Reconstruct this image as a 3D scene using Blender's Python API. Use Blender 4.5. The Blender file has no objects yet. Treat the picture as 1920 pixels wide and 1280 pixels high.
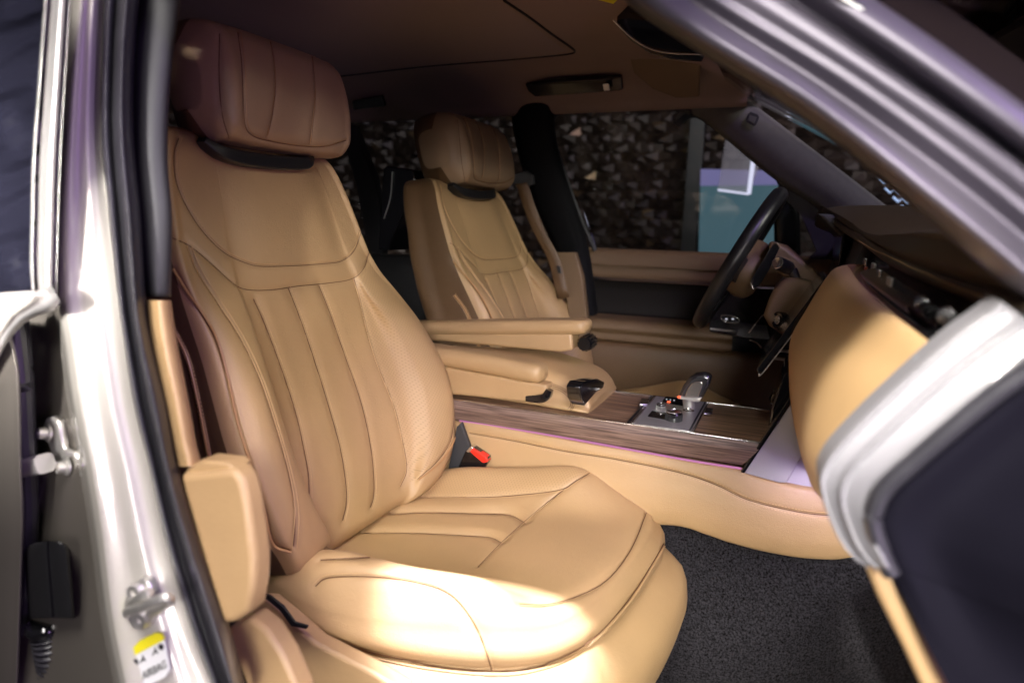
import bpy, bmesh, math, random
import numpy as np
from mathutils import Vector, Matrix
from mathutils.bvhtree import BVHTree
random.seed(7); RNG = np.random.RandomState(7)
S = bpy.context.scene
# ------------------------------------------------------------------ camera
FPX = 1248.0
CP = np.array([960., 640.])
def _n(v): v = np.array(v, float); return v/np.linalg.norm(v)
_Y = _n([540, -208, FPX]); _X = -_n([-3000, -300, FPX]); _X = _n(_X-_Y*(_X@_Y)); _Z = np.cross(_X, _Y)
CAM = np.array([0, 0, 1.38]); ROT = np.array([_X, _Y, _Z])     # world = ROT @ (right, down, forward)
cd = bpy.data.cameras.new('camera'); cam = bpy.data.objects.new('camera', cd); S.collection.objects.link(cam)
cd.sensor_width = 36; cd.lens = FPX*36/1920; cd.clip_start = .02; cd.clip_end = 100
cd.dof.use_dof = True; cd.dof.focus_distance = 1.34; cd.dof.aperture_fstop = 2.3
m4 = Matrix.Identity(4)
for i in range(3):
    m4[i][0] = ROT[i][0]; m4[i][1] = -ROT[i][1]; m4[i][2] = -ROT[i][2]; m4[i][3] = CAM[i]
cam.matrix_world = m4; S.camera = cam
# ------------------------------------------------------------------ world, lamps, exposure
w = bpy.data.worlds.new('World'); S.world = w; w.use_nodes = True
w.node_tree.nodes['Background'].inputs[0].default_value = (.55, .5, .6, 1)
w.node_tree.nodes['Background'].inputs[1].default_value = .04
def area(name, loc, target, power, size, col=(1, 1, 1), sy=None, spread=180):
    l = bpy.data.lights.new(name, 'AREA'); l.energy = power; l.size = size; l.color = col
    if sy: l.shape = 'RECTANGLE'; l.size_y = sy
    l.spread = math.radians(spread)
    o = bpy.data.objects.new(name, l); S.collection.objects.link(o); o.location = loc
    o.rotation_euler = (Vector(target)-Vector(loc)).to_track_quat('-Z', 'Y').to_euler(); return o
def spot(name, loc, target, power, ang, blend, col, rad=.03):
    l = bpy.data.lights.new(name, 'SPOT'); l.energy = power; l.color = col; l.spot_size = math.radians(ang); l.spot_blend = blend; l.shadow_soft_size = rad
    o = bpy.data.objects.new(name, l); S.collection.objects.link(o); o.location = loc
    o.rotation_euler = (Vector(target)-Vector(loc)).to_track_quat('-Z', 'Y').to_euler(); return o
spot('cushion_spot_lamp', (-.22, .08, 3.2), (-.38, .83, .82), 1900, 8.4, .5, (1, 1, 1.18), .03)
spot('dash_spot_lamp', (-.40, -.38, 2.45), (.10, .76, 1.20), 330, 8.5, .35, (1, .95, .88), .03)
area('soft_show_lamp', (-.45, -.50, 3.05), (-.3, .95, .85), 68, .9, (1, .95, .90))
area('low_show_lamp', (.75, -1.4, 1.75), (-.05, 1.3, .72), 13, .8, (1, .95, .92), spread=48)
area('windscreen_lamp', (2.4, 1.2, 2.9), (-.7, 1.5, 1.0), 50, .6, (1, .93, .84))
area('pillar_fill_lamp', (-.25, -1.3, 1.75), (-1.0, .5, 1.36), 4.5, .3, (1, .96, .93), spread=17)  # added fill aimed at the door pillar to whiten it
area('violet_lamp', (2.4, -1.2, .7), (-.2, 1.3, 1.6), 20, .6, (.62, .36, .9))
area('violet_lamp_high', (1.3, .2, 3.2), (.2, .6, 1.4), 34, .25, (.62, .42, 1))
area('wall_lamp', (-1.2, 3.0, 3.6), (-.9, 4.8, 1.2), 1.3, .3, (1, .8, .55))
area('footwell_violet_fill', (.10, 1.20, .97), (.03, 1.34, .96), .3, .06, (.6, .38, 1))  # added violet fill hidden behind the glovebox, tints wing and cubby
S.view_settings.view_transform = 'Standard'; S.view_settings.look = 'None'
S.view_settings.exposure = 0; S.view_settings.gamma = 1
S.render.engine = 'CYCLES'
S.cycles.max_bounces = 8
# ------------------------------------------------------------------ geometry helpers
def ray(px, py): return ROT@np.array([px-CP[0], py-CP[1], FPX])/FPX
def PY(px, py, y, k=0, z0=1.1):                  # photo direction met with the plane Y = y + k (z - z0)
    r = ray(px, py); t = (y+k*(CAM[2]-z0)-CAM[1])/(r[1]-k*r[2]); return CAM+r*t
def PZ(px, py, z): r = ray(px, py); return CAM+r*(z-CAM[2])/r[2]
def PXX(px, py, x): r = ray(px, py); return CAM+r*(x-CAM[0])/r[0]
def PR(p):
    q = (np.asarray(p)-CAM)@ROT; return CP+FPX*q[..., :2]/q[..., 2:3]
def crv(P, n, cyc=False):                        # Catmull-Rom along axis 0
    P = np.asarray(P, float); m = len(P)
    t = np.arange(n)/n
    if cyc: A, B, C_, D = np.roll(P, 1, 0), P, np.roll(P, -1, 0), np.roll(P, -2, 0)
    else:
        E0 = 2*P[0]-P[1]; E1 = 2*P[-1]-P[-2]; Q = np.concatenate([E0[None], P, E1[None]]); A, B, C_, D = Q[:-3], Q[1:-2], Q[2:-1], Q[3:]
    sh = (1, n)+(1,)*(P.ndim-1); t = t.reshape(sh)
    A, B, C_, D = A[:, None], B[:, None], C_[:, None], D[:, None]
    R_ = .5*((2*B)+(-A+C_)*t+(2*A-5*B+4*C_-D)*t**2+(-A+3*B-3*C_+D)*t**3)
    R_ = R_.reshape((-1,)+P.shape[1:])
    return R_ if cyc else np.concatenate([R_, P[-1:]])
def resample(P, step):
    P = np.asarray(P, float); d = np.r_[0, np.cumsum(np.linalg.norm(np.diff(P, axis=0), axis=1))]
    k = max(2, int(d[-1]/step)+1); s = np.linspace(0, d[-1], k)
    return np.stack([np.interp(s, d, P[:, i]) for i in range(P.shape[1])], 1)
def link(o, parent=None):
    S.collection.objects.link(o)
    if parent is not None: o.parent = parent
    return o
def wloc(o):
    v = np.zeros(3)
    while o is not None: v = v+np.array(o.location); o = o.parent
    return v
def thing(name, label, cat, loc=(0, 0, 0), group=None):
    o = bpy.data.objects.new(name, None); o.empty_display_size = .05; link(o); o.location = loc
    o['label'] = label; o['category'] = cat
    if group: o['group'] = group
    return o
def mk(name, V, F, mat, parent=None, sharp=40, label=None, smooth=True):
    V = np.asarray(V, float)
    if parent is not None: V = V-wloc(parent)
    me = bpy.data.meshes.new(name); me.from_pydata(V.tolist(), [], [list(map(int, f)) for f in F]); me.update()
    bm = bmesh.new(); bm.from_mesh(me); bmesh.ops.recalc_face_normals(bm, faces=bm.faces); bm.to_mesh(me); bm.free()
    if isinstance(mat, (list, tuple)):
        for q in mat: me.materials.append(q)
    else: me.materials.append(mat)
    if smooth:
        me.polygons.foreach_set('use_smooth', [True]*len(me.polygons))
        if sharp: me.set_sharp_from_angle(angle=math.radians(sharp))
    o = link(bpy.data.objects.new(name, me), parent)
    if label: o['label'] = label
    return o
def gridfaces(nr, nc, cycr=False, cycc=False, capr=False):
    F = []
    R1 = nr if cycr else nr-1; C1 = nc if cycc else nc-1
    i, j = np.meshgrid(np.arange(R1), np.arange(C1), indexing='ij')
    a = i*nc+j; b = i*nc+(j+1) % nc; c = ((i+1) % nr)*nc+(j+1) % nc; d = ((i+1) % nr)*nc+j
    F = np.stack([a, b, c, d], -1).reshape(-1, 4).tolist()
    if capr: F += [list(range(nc))[::-1], list(range((nr-1)*nc, nr*nc))]
    return F
def loft(name, rows, mat, parent=None, nr=6, nc=6, cycc=False, cap=False, thick=0, sharp=0, label=None, cycr=False):
    G = crv(rows, nr, cycr); G = np.swapaxes(crv(np.swapaxes(G, 0, 1), nc, cycc), 0, 1)
    V = G.reshape(-1, 3); F = gridfaces(G.shape[0], G.shape[1], cycr, cycc, cap)
    o = mk(name, V, F, mat, parent, sharp, label)
    if thick:
        s = o.modifiers.new('t', 'SOLIDIFY'); s.thickness = thick; s.offset = -1
    return o
def frames(P, up=(0, 0, 1)):
    P = np.asarray(P); T = np.gradient(P, axis=0); T /= np.linalg.norm(T, axis=1)[:, None]+1e-12
    up = np.array(up, float); A = np.cross(T, up); bad = np.linalg.norm(A, axis=1) < .05
    if bad.any(): A[bad] = np.cross(T[bad], [0.3, 1, .1])
    A /= np.linalg.norm(A, axis=1)[:, None]; B = np.cross(A, T); return T, A, B
def tube_geo(P, r, k=8, cyc=False, sec=None, up=(0, 0, 1)):
    P = np.asarray(P, float); T, A, B = frames(P, up)
    if cyc:
        T = np.roll(P, -1, 0)-np.roll(P, 1, 0); T /= np.linalg.norm(T, axis=1)[:, None]
        A = np.cross(T, up); A /= np.linalg.norm(A, axis=1)[:, None]; B = np.cross(A, T)
    r = np.broadcast_to(np.asarray(r, float), (len(P),))
    if sec is None:
        th = np.arange(k)*2*math.pi/k; sec = np.stack([np.cos(th), np.sin(th)], 1)
    sec = np.asarray(sec)
    V = P[:, None]+A[:, None]*sec[None, :, :1]*r[:, None, None]+B[:, None]*sec[None, :, 1:]*r[:, None, None]
    F = gridfaces(len(P), len(sec), cyc, True, not cyc)
    return V.reshape(-1, 3), F
def join(geos):
    V = []; F = []; n = 0
    for v, f in geos:
        V.append(np.asarray(v)); F += [[i+n for i in q] for q in f]; n += len(v)
    return np.concatenate(V), F
def tube(name, P, r, mat, parent=None, n=8, k=10, cyc=False, smoothpath=True, sec=None, up=(0, 0, 1), sharp=35, label=None):
    if smoothpath: P = crv(P, n, cyc)
    if np.ndim(r) and smoothpath: r = crv(np.asarray(r, float)[:, None], n, cyc)[:, 0]
    V, F = tube_geo(P, r, k, cyc, sec, up); return mk(name, V, F, mat, parent, sharp, label)
def slab(name, outline, vec, mat, parent=None, bev=.003, seg=3, label=None, smoothn=0):
    P = np.asarray(outline, float)
    if smoothn: P = crv(P, smoothn, True)
    n = len(P); V = np.concatenate([P, P+np.array(vec)])
    F = [list(range(n)), list(range(n, 2*n))[::-1]]+[[i, (i+1) % n, (i+1) % n+n, i+n] for i in range(n)]
    o = mk(name, V, F, mat, parent, 50, label)
    if bev:
        b = o.modifiers.new('b', 'BEVEL'); b.width = bev; b.segments = seg; b.limit_method = 'ANGLE'; b.angle_limit = math.radians(50)
        b.harden_normals = False
        me = o.data
    return o
def box_geo(c, s, R=None):
    c = np.array(c, float); s = np.array(s, float)/2
    V = np.array([[x, y, z] for x in (-1, 1) for y in (-1, 1) for z in (-1, 1)], float)*s
    if R is not None: V = V@np.asarray(R).T
    return V+c, [[0, 1, 3, 2], [4, 6, 7, 5], [0, 4, 5, 1], [2, 3, 7, 6], [0, 2, 6, 4], [1, 5, 7, 3]]
def box(name, c, s, mat, parent=None, bev=.003, R=None, label=None, seg=3):
    V, F = box_geo(c, s, R); o = mk(name, V, F, mat, parent, 50, label)
    if bev: b = o.modifiers.new('b', 'BEVEL'); b.width = bev; b.segments = seg; b.limit_method = 'ANGLE'
    return o
def axes(d, up=(0, 0, 1)):                       # matrix with columns a, b, d
    d = _n(d); a = np.cross(up, d)
    a = _n(a) if np.linalg.norm(a) > 1e-3 else np.array([1., 0, 0]); b = np.cross(d, a); return np.stack([a, b, d], 1)
def lathe_geo(c, d, prof, k=28):                 # prof: (radius, height along d)
    M = axes(d); th = np.arange(k)*2*math.pi/k; prof = np.asarray(prof, float)
    L = np.stack([prof[:, None, 0]*np.cos(th), prof[:, None, 0]*np.sin(th), np.repeat(prof[:, 1:2], k, 1)], -1)
    return (L.reshape(-1, 3)@M.T)+np.array(c), gridfaces(len(prof), k, False, True, True)
def lathe(name, c, d, prof, mat, parent=None, k=28, sharp=35, label=None):
    V, F = lathe_geo(c, d, prof, k); return mk(name, V, F, mat, parent, sharp, label)
def rsec(w, h, r=.35, k=4):                      # rounded-rectangle section, half sizes w h
    out = []; rr = r*min(w, h)
    for cx, cy, a0 in ((w-rr, h-rr, 0), (-w+rr, h-rr, 90), (-w+rr, -h+rr, 180), (w-rr, -h+rr, 270)):
        for i in range(k+1):
            a = math.radians(a0+90*i/k); out.append((cx+rr*math.cos(a), cy+rr*math.sin(a)))
    return out
# ------------------------------------------------------------------ materials
def mat(name, col, rough=.5, metal=0, coat=0, spec=.5, bump=None, bscale=300, bdist=.0006, var=0, vscale=8, emit=0, ecol=None, perf=False, trans=0, alpha=1):
    m = bpy.data.materials.new(name); m.use_nodes = True; nt = m.node_tree; b = nt.nodes['Principled BSDF']
    b.inputs['Base Color'].default_value = (*col, 1); b.inputs['Roughness'].default_value = rough; b.inputs['Metallic'].default_value = metal
    b.inputs['Coat Weight'].default_value = coat; b.inputs['Coat Roughness'].default_value = .08
    b.inputs['Specular IOR Level'].default_value = spec
    if emit: b.inputs['Emission Color'].default_value = (*(ecol or col), 1); b.inputs['Emission Strength'].default_value = emit
    if trans: b.inputs['Transmission Weight'].default_value = trans
    N = nt.nodes.new; L = nt.links.new
    tc = N('ShaderNodeTexCoord')
    colout = None
    if var:
        nz = N('ShaderNodeTexNoise'); nz.inputs['Scale'].default_value = vscale; nz.inputs['Detail'].default_value = 4; L(tc.outputs['Object'], nz.inputs['Vector'])
        rp = N('ShaderNodeMapRange'); rp.inputs[1].default_value = .3; rp.inputs[2].default_value = .7; rp.inputs[3].default_value = 1-var; rp.inputs[4].default_value = 1+var; L(nz.outputs[0], rp.inputs[0])
        vm = N('ShaderNodeVectorMath'); vm.operation = 'SCALE'; vm.inputs[0].default_value = col; L(rp.outputs[0], vm.inputs['Scale']); colout = vm.outputs[0]
        rr = N('ShaderNodeMapRange'); rr.inputs[3].default_value = max(.02, rough-.06); rr.inputs[4].default_value = rough+.06; L(nz.outputs[0], rr.inputs[0]); L(rr.outputs[0], b.inputs['Roughness'])
    h = None
    if bump == 'leather':
        v = N('ShaderNodeTexVoronoi'); v.inputs['Scale'].default_value = bscale; L(tc.outputs['Object'], v.inputs['Vector'])
        n2 = N('ShaderNodeTexNoise'); n2.inputs['Scale'].default_value = bscale*.25; L(tc.outputs['Object'], n2.inputs['Vector'])
        ad = N('ShaderNodeMath'); ad.operation = 'ADD'; L(v.outputs['Distance'], ad.inputs[0]); L(n2.outputs[0], ad.inputs[1])
        n3 = N('ShaderNodeTexNoise'); n3.inputs['Scale'].default_value = 26; n3.inputs['Detail'].default_value = 3; n3.inputs['Distortion'].default_value = 1.2; L(tc.outputs['Object'], n3.inputs['Vector'])
        m3 = N('ShaderNodeMath'); m3.operation = 'MULTIPLY_ADD'; m3.inputs[1].default_value = 2; L(n3.outputs[0], m3.inputs[0]); L(ad.outputs[0], m3.inputs[2]); h = m3.outputs[0]
    elif bump == 'noise':
        n2 = N('ShaderNodeTexNoise'); n2.inputs['Scale'].default_value = bscale; n2.inputs['Detail'].default_value = 6; L(tc.outputs['Object'], n2.inputs['Vector']); h = n2.outputs[0]
    if perf:
        mp = N('ShaderNodeMapping'); mp.inputs['Rotation'].default_value = (math.radians(45), 0, math.radians(20)); mp.inputs['Scale'].default_value = (1, 1/.0052, 1/.0052) if perf == 1 else (1/.0052, 1/.0052, 1)
        if perf == 2: mp.inputs['Rotation'].default_value = (0, 0, math.radians(45))
        L(tc.outputs['Object'], mp.inputs['Vector'])
        fr = N('ShaderNodeVectorMath'); fr.operation = 'FRACTION'; L(mp.outputs[0], fr.inputs[0])
        sb = N('ShaderNodeVectorMath'); sb.operation = 'SUBTRACT'; sb.inputs[1].default_value = (.5, .5, .5); L(fr.outputs[0], sb.inputs[0])
        mu = N('ShaderNodeVectorMath'); mu.operation = 'MULTIPLY'; mu.inputs[1].default_value = (0, 1, 1) if perf == 1 else (1, 1, 0); L(sb.outputs[0], mu.inputs[0])
        ln = N('ShaderNodeVectorMath'); ln.operation = 'LENGTH'; L(mu.outputs[0], ln.inputs[0])
        mr = N('ShaderNodeMapRange'); mr.inputs[1].default_value = .14; mr.inputs[2].default_value = .26; mr.inputs[3].default_value = .74; mr.inputs[4].default_value = 1; L(ln.outputs[1], mr.inputs[0])
        v2 = N('ShaderNodeVectorMath'); v2.operation = 'SCALE'; L(mr.outputs[0], v2.inputs['Scale'])
        if colout: L(colout, v2.inputs[0])
        else: v2.inputs[0].default_value = col
        colout = v2.outputs[0]
    if colout: L(colout, b.inputs['Base Color'])
    if h:
        bp = N('ShaderNodeBump'); bp.inputs['Strength'].default_value = .6; bp.inputs['Distance'].default_value = bdist; L(h, bp.inputs['Height']); L(bp.outputs[0], b.inputs['Normal'])
    return m
TAN = (.42, .27, .128)
M = {}
M['leather'] = mat('tan_leather', TAN, .46, spec=.7, bump='leather', bscale=700, bdist=.0004, var=.05, vscale=9)
M['perf'] = mat('perforated_leather', TAN, .45, bump='leather', bscale=700, bdist=.0004, var=.05, vscale=9, perf=1)
M['perf_top'] = mat('perforated_leather_flat', TAN, .45, var=.05, vscale=9, perf=2)
M['leather_brown'] = mat('shaded_brown_leather', (.11, .062, .028), .45, bump='leather', bscale=700, bdist=.0004, var=.06)  # brown leather, darkened to hold the shade on unlit seat sides
M['headleather'] = mat('headrest_leather', (.33, .225, .135), .42, bump='leather', bscale=700, bdist=.0004, var=.06)
M['piping'] = mat('leather_piping', (.40, .22, .09), .4)
M['thread'] = mat('stitch_thread', (.58, .38, .19), .7)
M['seam'] = mat('seam_shadow_thread', (.12, .055, .022), .8)
M['plastic'] = mat('black_plastic', (.012, .012, .013), .38, bump='noise', bscale=900, bdist=.0002)
M['gloss'] = mat('black_gloss', (.006, .006, .007), .12, coat=.6)
M['softblack'] = mat('soft_black_trim', (.035, .035, .037), .6, bump='noise', bscale=900, bdist=.0002)
M['pillar_fabric'] = mat('grey_pillar_fabric', (.10, .098, .09), .75, bump='noise', bscale=1200, bdist=.0003, var=.08, vscale=60)
M['chrome'] = mat('brushed_chrome', (.75, .74, .73), .22, 1)
M['satin'] = mat('satin_silver', (.62, .60, .58), .36, .7, var=.03, vscale=30)
M['paint'] = mat('champagne_paint', (.52, .49, .44), .46, .15, coat=1, var=.02, vscale=4)
M['paint_shaded'] = mat('champagne_paint_shaded', (.20, .18, .155), .35, .6, coat=1, var=.05, vscale=6)  # body paint darkened to hold the shade inside the pillar recess
M['steel'] = mat('zinc_steel', (.72, .70, .66), .33, .8, var=.1, vscale=60)
M['rubber'] = mat('door_rubber', (.028, .027, .032), .33, var=.15, vscale=30)
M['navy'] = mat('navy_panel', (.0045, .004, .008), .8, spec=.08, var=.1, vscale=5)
M['carpet'] = mat('charcoal_carpet', (.016, .015, .017), .98, spec=.1, bump='noise', bscale=420, bdist=.004, var=.95, vscale=260)
M['frame'] = mat('painted_frame', (.17, .165, .175), .48, 0, coat=.15, var=.02, vscale=5)
M['ledge'] = mat('dark_brown_ledge', (.07, .042, .022), .35)
M['liner'] = mat('brown_headliner', (.27, .19, .155), .85, bump='noise', bscale=800, bdist=.0003, var=.05)
M['roofpanel'] = mat('headliner_panel', (.27, .20, .18), .85, bump='noise', bscale=800, bdist=.0003)
M['mouse'] = mat('warm_brown_trim', (.16, .10, .05), .5, bump='leather', bscale=700, bdist=.0003)
M['white'] = mat('label_white', (.8, .8, .8), .5)
M['yellow'] = mat('label_yellow', (.85, .75, .02), .5)
M['ink'] = mat('label_ink', (.01, .01, .01), .6)
M['red'] = mat('red_button', (.75, .03, .015), .35)
def wood(name, c1, c2, sc):
    m = bpy.data.materials.new(name); m.use_nodes = True; nt = m.node_tree; b = nt.nodes['Principled BSDF']; N = nt.nodes.new; L = nt.links.new
    tc = N('ShaderNodeTexCoord'); mp = N('ShaderNodeMapping'); mp.inputs['Scale'].default_value = sc; L(tc.outputs['Object'], mp.inputs[0])
    nz = N('ShaderNodeTexNoise'); nz.inputs['Scale'].default_value = 1; nz.inputs['Detail'].default_value = 8; nz.inputs['Distortion'].default_value = .6; L(mp.outputs[0], nz.inputs['Vector'])
    cr = N('ShaderNodeValToRGB'); cr.color_ramp.elements[0].position = .32; cr.color_ramp.elements[0].color = (*c1, 1); cr.color_ramp.elements[1].position = .68; cr.color_ramp.elements[1].color = (*c2, 1)
    L(nz.outputs[0], cr.inputs[0]); L(cr.outputs[0], b.inputs['Base Color']); b.inputs['Roughness'].default_value = .45
    bp = N('ShaderNodeBump'); bp.inputs['Strength'].default_value = .4; bp.inputs['Distance'].default_value = .0005; L(nz.outputs[0], bp.inputs['Height']); L(bp.outputs[0], b.inputs['Normal']); return m
M['wood'] = wood('open_pore_walnut', (.06, .034, .026), (.24, .16, .125), (9, 240, 300))
M['woodtop'] = wood('walnut_top', (.10, .052, .028), (.38, .235, .145), (7, 110, 110))
def emis(name, col, s): return mat(name, (0, 0, 0), .6, emit=s, ecol=col)
M['ambient'] = emis('ambient_light_strip', (1, .35, .75), .55)
# ------------------------------------------------------------------ seams traced on a surface
from mathutils.kdtree import KDTree
def bvh_of(o):
    off = wloc(o); me = o.data
    return BVHTree.FromPolygons([tuple(np.array(v.co)+off) for v in me.vertices], [tuple(p.vertices) for p in me.polygons])
def hits(bvh, px, n=8, step=.003, sm=True, jump=.05):
    P = crv(np.array(px, float), n) if sm and len(px) > 2 else np.array(px, float)
    P = resample(P, 3.0); out = []; nn = []
    for q in P:
        r = ray(*q); h = bvh.ray_cast(Vector(CAM), Vector(_n(r)), 8)
        if h[0] is not None:
            p = np.array(h[0]); nv = np.array(h[1]); nv = nv if nv@r < 0 else -nv
            if out and np.linalg.norm(p-out[-1]) > jump: continue
            out.append(p); nn.append(nv)
    if len(out) < 3: return None
    out = np.array(out); nn = np.array(nn)
    for _ in range(2):
        out[1:-1] = (out[:-2]+out[1:-1]*2+out[2:])/4; nn[1:-1] = (nn[:-2]+nn[1:-1]+nn[2:])/3
    A = resample(np.hstack([out, nn]), step*1.0)
    return A[:, :3], A[:, 3:]/(np.linalg.norm(A[:, 3:], axis=1)[:, None]+1e-9)
def groove(o, paths, depth=.0022, sig=.0022, broad=.0022, bsig=.011, ramp=True):
    off = wloc(o); pts = []
    for p in paths: pts += [tuple(q) for q in resample(p[0], .0015)]
    if not pts: return
    kd = KDTree(len(pts))
    for i, q in enumerate(pts): kd.insert(q, i)
    kd.balance(); me = o.data; n = len(me.vertices)
    co = np.empty(n*3); me.vertices.foreach_get('co', co); co = co.reshape(-1, 3)
    no = np.array([v.normal for v in me.vertices])
    for i in range(n):
        d = kd.find(tuple(co[i]+off))[2]
        if d < bsig*2.6: co[i] -= no[i]*(depth*math.exp(-(d/sig)**2)+broad*math.exp(-(d/bsig)**2))
    me.vertices.foreach_set('co', co.ravel()); me.update()
def ridge(o, paths, h, sig): groove(o, paths, -h, sig, 0, sig)
def seamline(paths, r=.0009, sink=-.002):
    return [tube_geo(P+N*sink, r, 5) for P, N in paths if len(P) > 3]
def stitches(paths, side=1, dist=.0035, L=.0036, gap=.0062, r=.0006, lift=.0006):
    g = []
    for P, N in paths:
        Q = resample(np.hstack([P, N]), gap); P2 = Q[:, :3]; N2 = Q[:, 3:]; T = np.gradient(P2, axis=0); T /= np.linalg.norm(T, axis=1)[:, None]+1e-9
        B = np.cross(N2, T)*side
        for p, nv, t, b in zip(P2, N2, T, B):
            c = p+b*dist+nv*lift; g.append(tube_geo(np.array([c-t*L/2, c-t*L*.2+nv*r*.5, c+t*L*.2+nv*r*.5, c+t*L/2]), r, 5, up=tuple(nv)))
    return g
def inpoly(p, poly):
    x, y = p; c = False; n = len(poly)
    for i in range(n):
        x1, y1 = poly[i]; x2, y2 = poly[i-1]
        if (y1 > y) != (y2 > y) and x < (x2-x1)*(y-y1)/(y2-y1)+x1: c = not c
    return c
def assign_mat(o, polys, slot, anyside=False):
    off = wloc(o); me = o.data
    C_ = np.array([p.center for p in me.polygons])+off; Q = PR(C_)
    nor = np.array([p.normal for p in me.polygons]); vis = (((C_-CAM)*nor).sum(1) < 0) | anyside
    idx = np.zeros(len(Q), int); me.polygons.foreach_get('material_index', idx)
    for poly in polys:
        x0, y0 = np.min(poly, 0); x1, y1 = np.max(poly, 0)
        for i in np.where(vis & (Q[:, 0] > x0) & (Q[:, 0] < x1) & (Q[:, 1] > y0) & (Q[:, 1] < y1))[0]:
            if inpoly(Q[i], poly): idx[i] = slot
    me.polygons.foreach_set('material_index', idx)

# ================================================================== FRONT PASSENGER SEAT
YC = 1.03
seat = thing('front_seat', 'large tan leather front seat nearest the open door, sunlit cushion in the foreground', 'car seat', (-.5, YC, .5), 'front seats')
Z0 = .78
def xb(z): return -.72-.30*(z-.78)
#        z     wl    wr     b      c      o      back
rows = [(.770, .175, .140, .000, .000, -.055, .10),
        (.778, .215, .180, .010, .000, -.020, .10),
        (.800, .240, .215, .026, -.004, .000, .11),
        (.840, .262, .255, .050, -.006, .004, .11),
        (.890, .285, .292, .064, -.008, .004, .11),
        (.960, .302, .318, .072, -.010, .002, .115),
        (1.03, .308, .326, .072, -.012, .000, .12),
        (1.10, .304, .312, .062, -.010, .000, .12),
        (1.16, .298, .290, .048, -.006, .000, .12),
        (1.22, .294, .256, .030, -.001, .000, .12),
        (1.27, .290, .226, .014, .003, .000, .115),
        (1.32, .284, .212, .004, .006, .000, .11),
        (1.38, .272, .203, .000, .007, .000, .10),
        (1.44, .258, .190, -.002, .006, .000, .095),
        (1.49, .238, .168, -.004, .003, .000, .09),
        (1.515, .215, .142, -.006, .000, -.014, .075),
        (1.526, .180, .110, -.004, .000, -.045, .045),
        (1.524, .140, .08, .000, .000, -.070, .02)]
R_ = []
for z, wl, wr, b, c, o_, bt in rows:
    sec = [(-wl*.99, -bt-.02), (-wl-.007, -bt*.55), (-wl, b*.62), (-wl+.022, b*.98), (-wl+.055, b*1.02), (-wl+.10 if wl > .25 else -wl*.66, b*.72), (-wl*.575, b*.12), (-wl*.32, c), (0, c), (wr*.32, c), (wr*.575, b*.12),
           (wr-.10 if wr > .25 else wr*.66, b*.72), (wr-.055, b*1.02), (wr-.022, b*.98), (wr, b*.62), (wr+.007, -bt*.55), (wr*.99, -bt-.02), (wr*.5, -bt-.045), (-wl*.5, -bt-.045)]
    R_.append([(xb(z)+o_+off, YC+y, z) for y, off in sec])
back = loft('backrest', R_, [M['leather'], M['perf'], M['leather_brown'], M['softblack']], seat, nr=15, nc=15, cycc=True, cap=True)
bb = bvh_of(back)
Hs = lambda pts, **k: hits(bb, pts, **k)
piping_l = [(326, 505), (350, 545), (400, 622), (425, 700), (445, 790), (470, 870), (495, 950), (512, 1018), (545, 1034)]
piping_r = [(700, 478), (745, 515), (795, 575), (832, 645), (849, 710), (853, 770), (846, 825), (820, 865), (782, 898)]
double_l = [(323, 612), (352, 670), (372, 750), (388, 830), (398, 880)]
bol_l = [(355, 462), (372, 505), (410, 565), (452, 630), (490, 710), (520, 800), (545, 890), (556, 960), (552, 1025)]
yoke_low = [(322, 445), (355, 458), (395, 490), (440, 530), (465, 542), (510, 543), (560, 536), (620, 530), (662, 522), (685, 500), (694, 468)]
yoke_top = [(336, 258), (328, 290), (332, 340), (350, 385), (380, 432), (420, 472), (460, 492), (490, 499), (550, 498), (610, 494), (642, 489), (665, 470), (677, 438)]
bol_r = [(665, 522), (676, 560), (690, 620), (712, 690), (740, 760), (757, 830), (764, 880), (752, 912)]
ch = [[(478, 560), (500, 610), (530, 690), (556, 770), (572, 840), (582, 900), (580, 970), (566, 1010)],
      [(543, 540), (566, 600), (590, 670), (618, 760), (640, 840), (650, 900), (652, 940), (645, 975)],
      [(600, 535), (622, 590), (650, 670), (678, 750), (696, 830), (703, 890), (703, 930), (697, 950)]]
g_main = [h for h in map(Hs, [yoke_low, bol_l, bol_r, piping_l]) if h]
g_y2 = [h for h in map(Hs, [yoke_top, double_l]) if h]
g_ch = [h for h in map(Hs, ch) if h]
assign_mat(back, [[(668, 525), (694, 478), (745, 512), (796, 572), (834, 645), (851, 710), (857, 770), (850, 828), (820, 868), (768, 905), (764, 860), (742, 760), (712, 690), (690, 620)]], 1)
_C1 = len(R_[0])*15
for k_, p in enumerate(back.data.polygons):
    if k_ % _C1 < 27 or k_ % _C1 >= 14*15+6: p.material_index = 2
groove(back, g_main, .0026, .0024, .0016, .010); groove(back, g_y2, .0018, .0022, .0008, .007); groove(back, g_ch, .0026, .0026, .0026, .012)
pr_ = [h for h in map(Hs, [piping_r])if h]
groove(back, pr_, .002, .002, .001, .006)
V, F = join(seamline(g_main+g_ch, .0008, -.0030)+seamline(g_y2+pr_, .0007, -.0014)); mk('seam', V, F, M['seam'], back)
for P, N in [h for h in map(Hs, [piping_l, double_l, [(x+4, y+1) for x, y in piping_r]])if h]:
    V, F = tube_geo(P+N*.0012, .0022, 7); mk('piping', V, F, M['piping'], back)
st = []
for h, sd in ((Hs(bol_l), 1), (Hs(bol_l), -1), (Hs(yoke_top), 1), (Hs(double_l), 1), (Hs(double_l), -1), (Hs(bol_r), -1)):
    if h: st += stitches([h], sd, .0042)
for q in g_ch: st += stitches([q], 1, .003, r=.0004)
V, F = join(st); mk('stitching', V, F, M['thread'], back)
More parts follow.
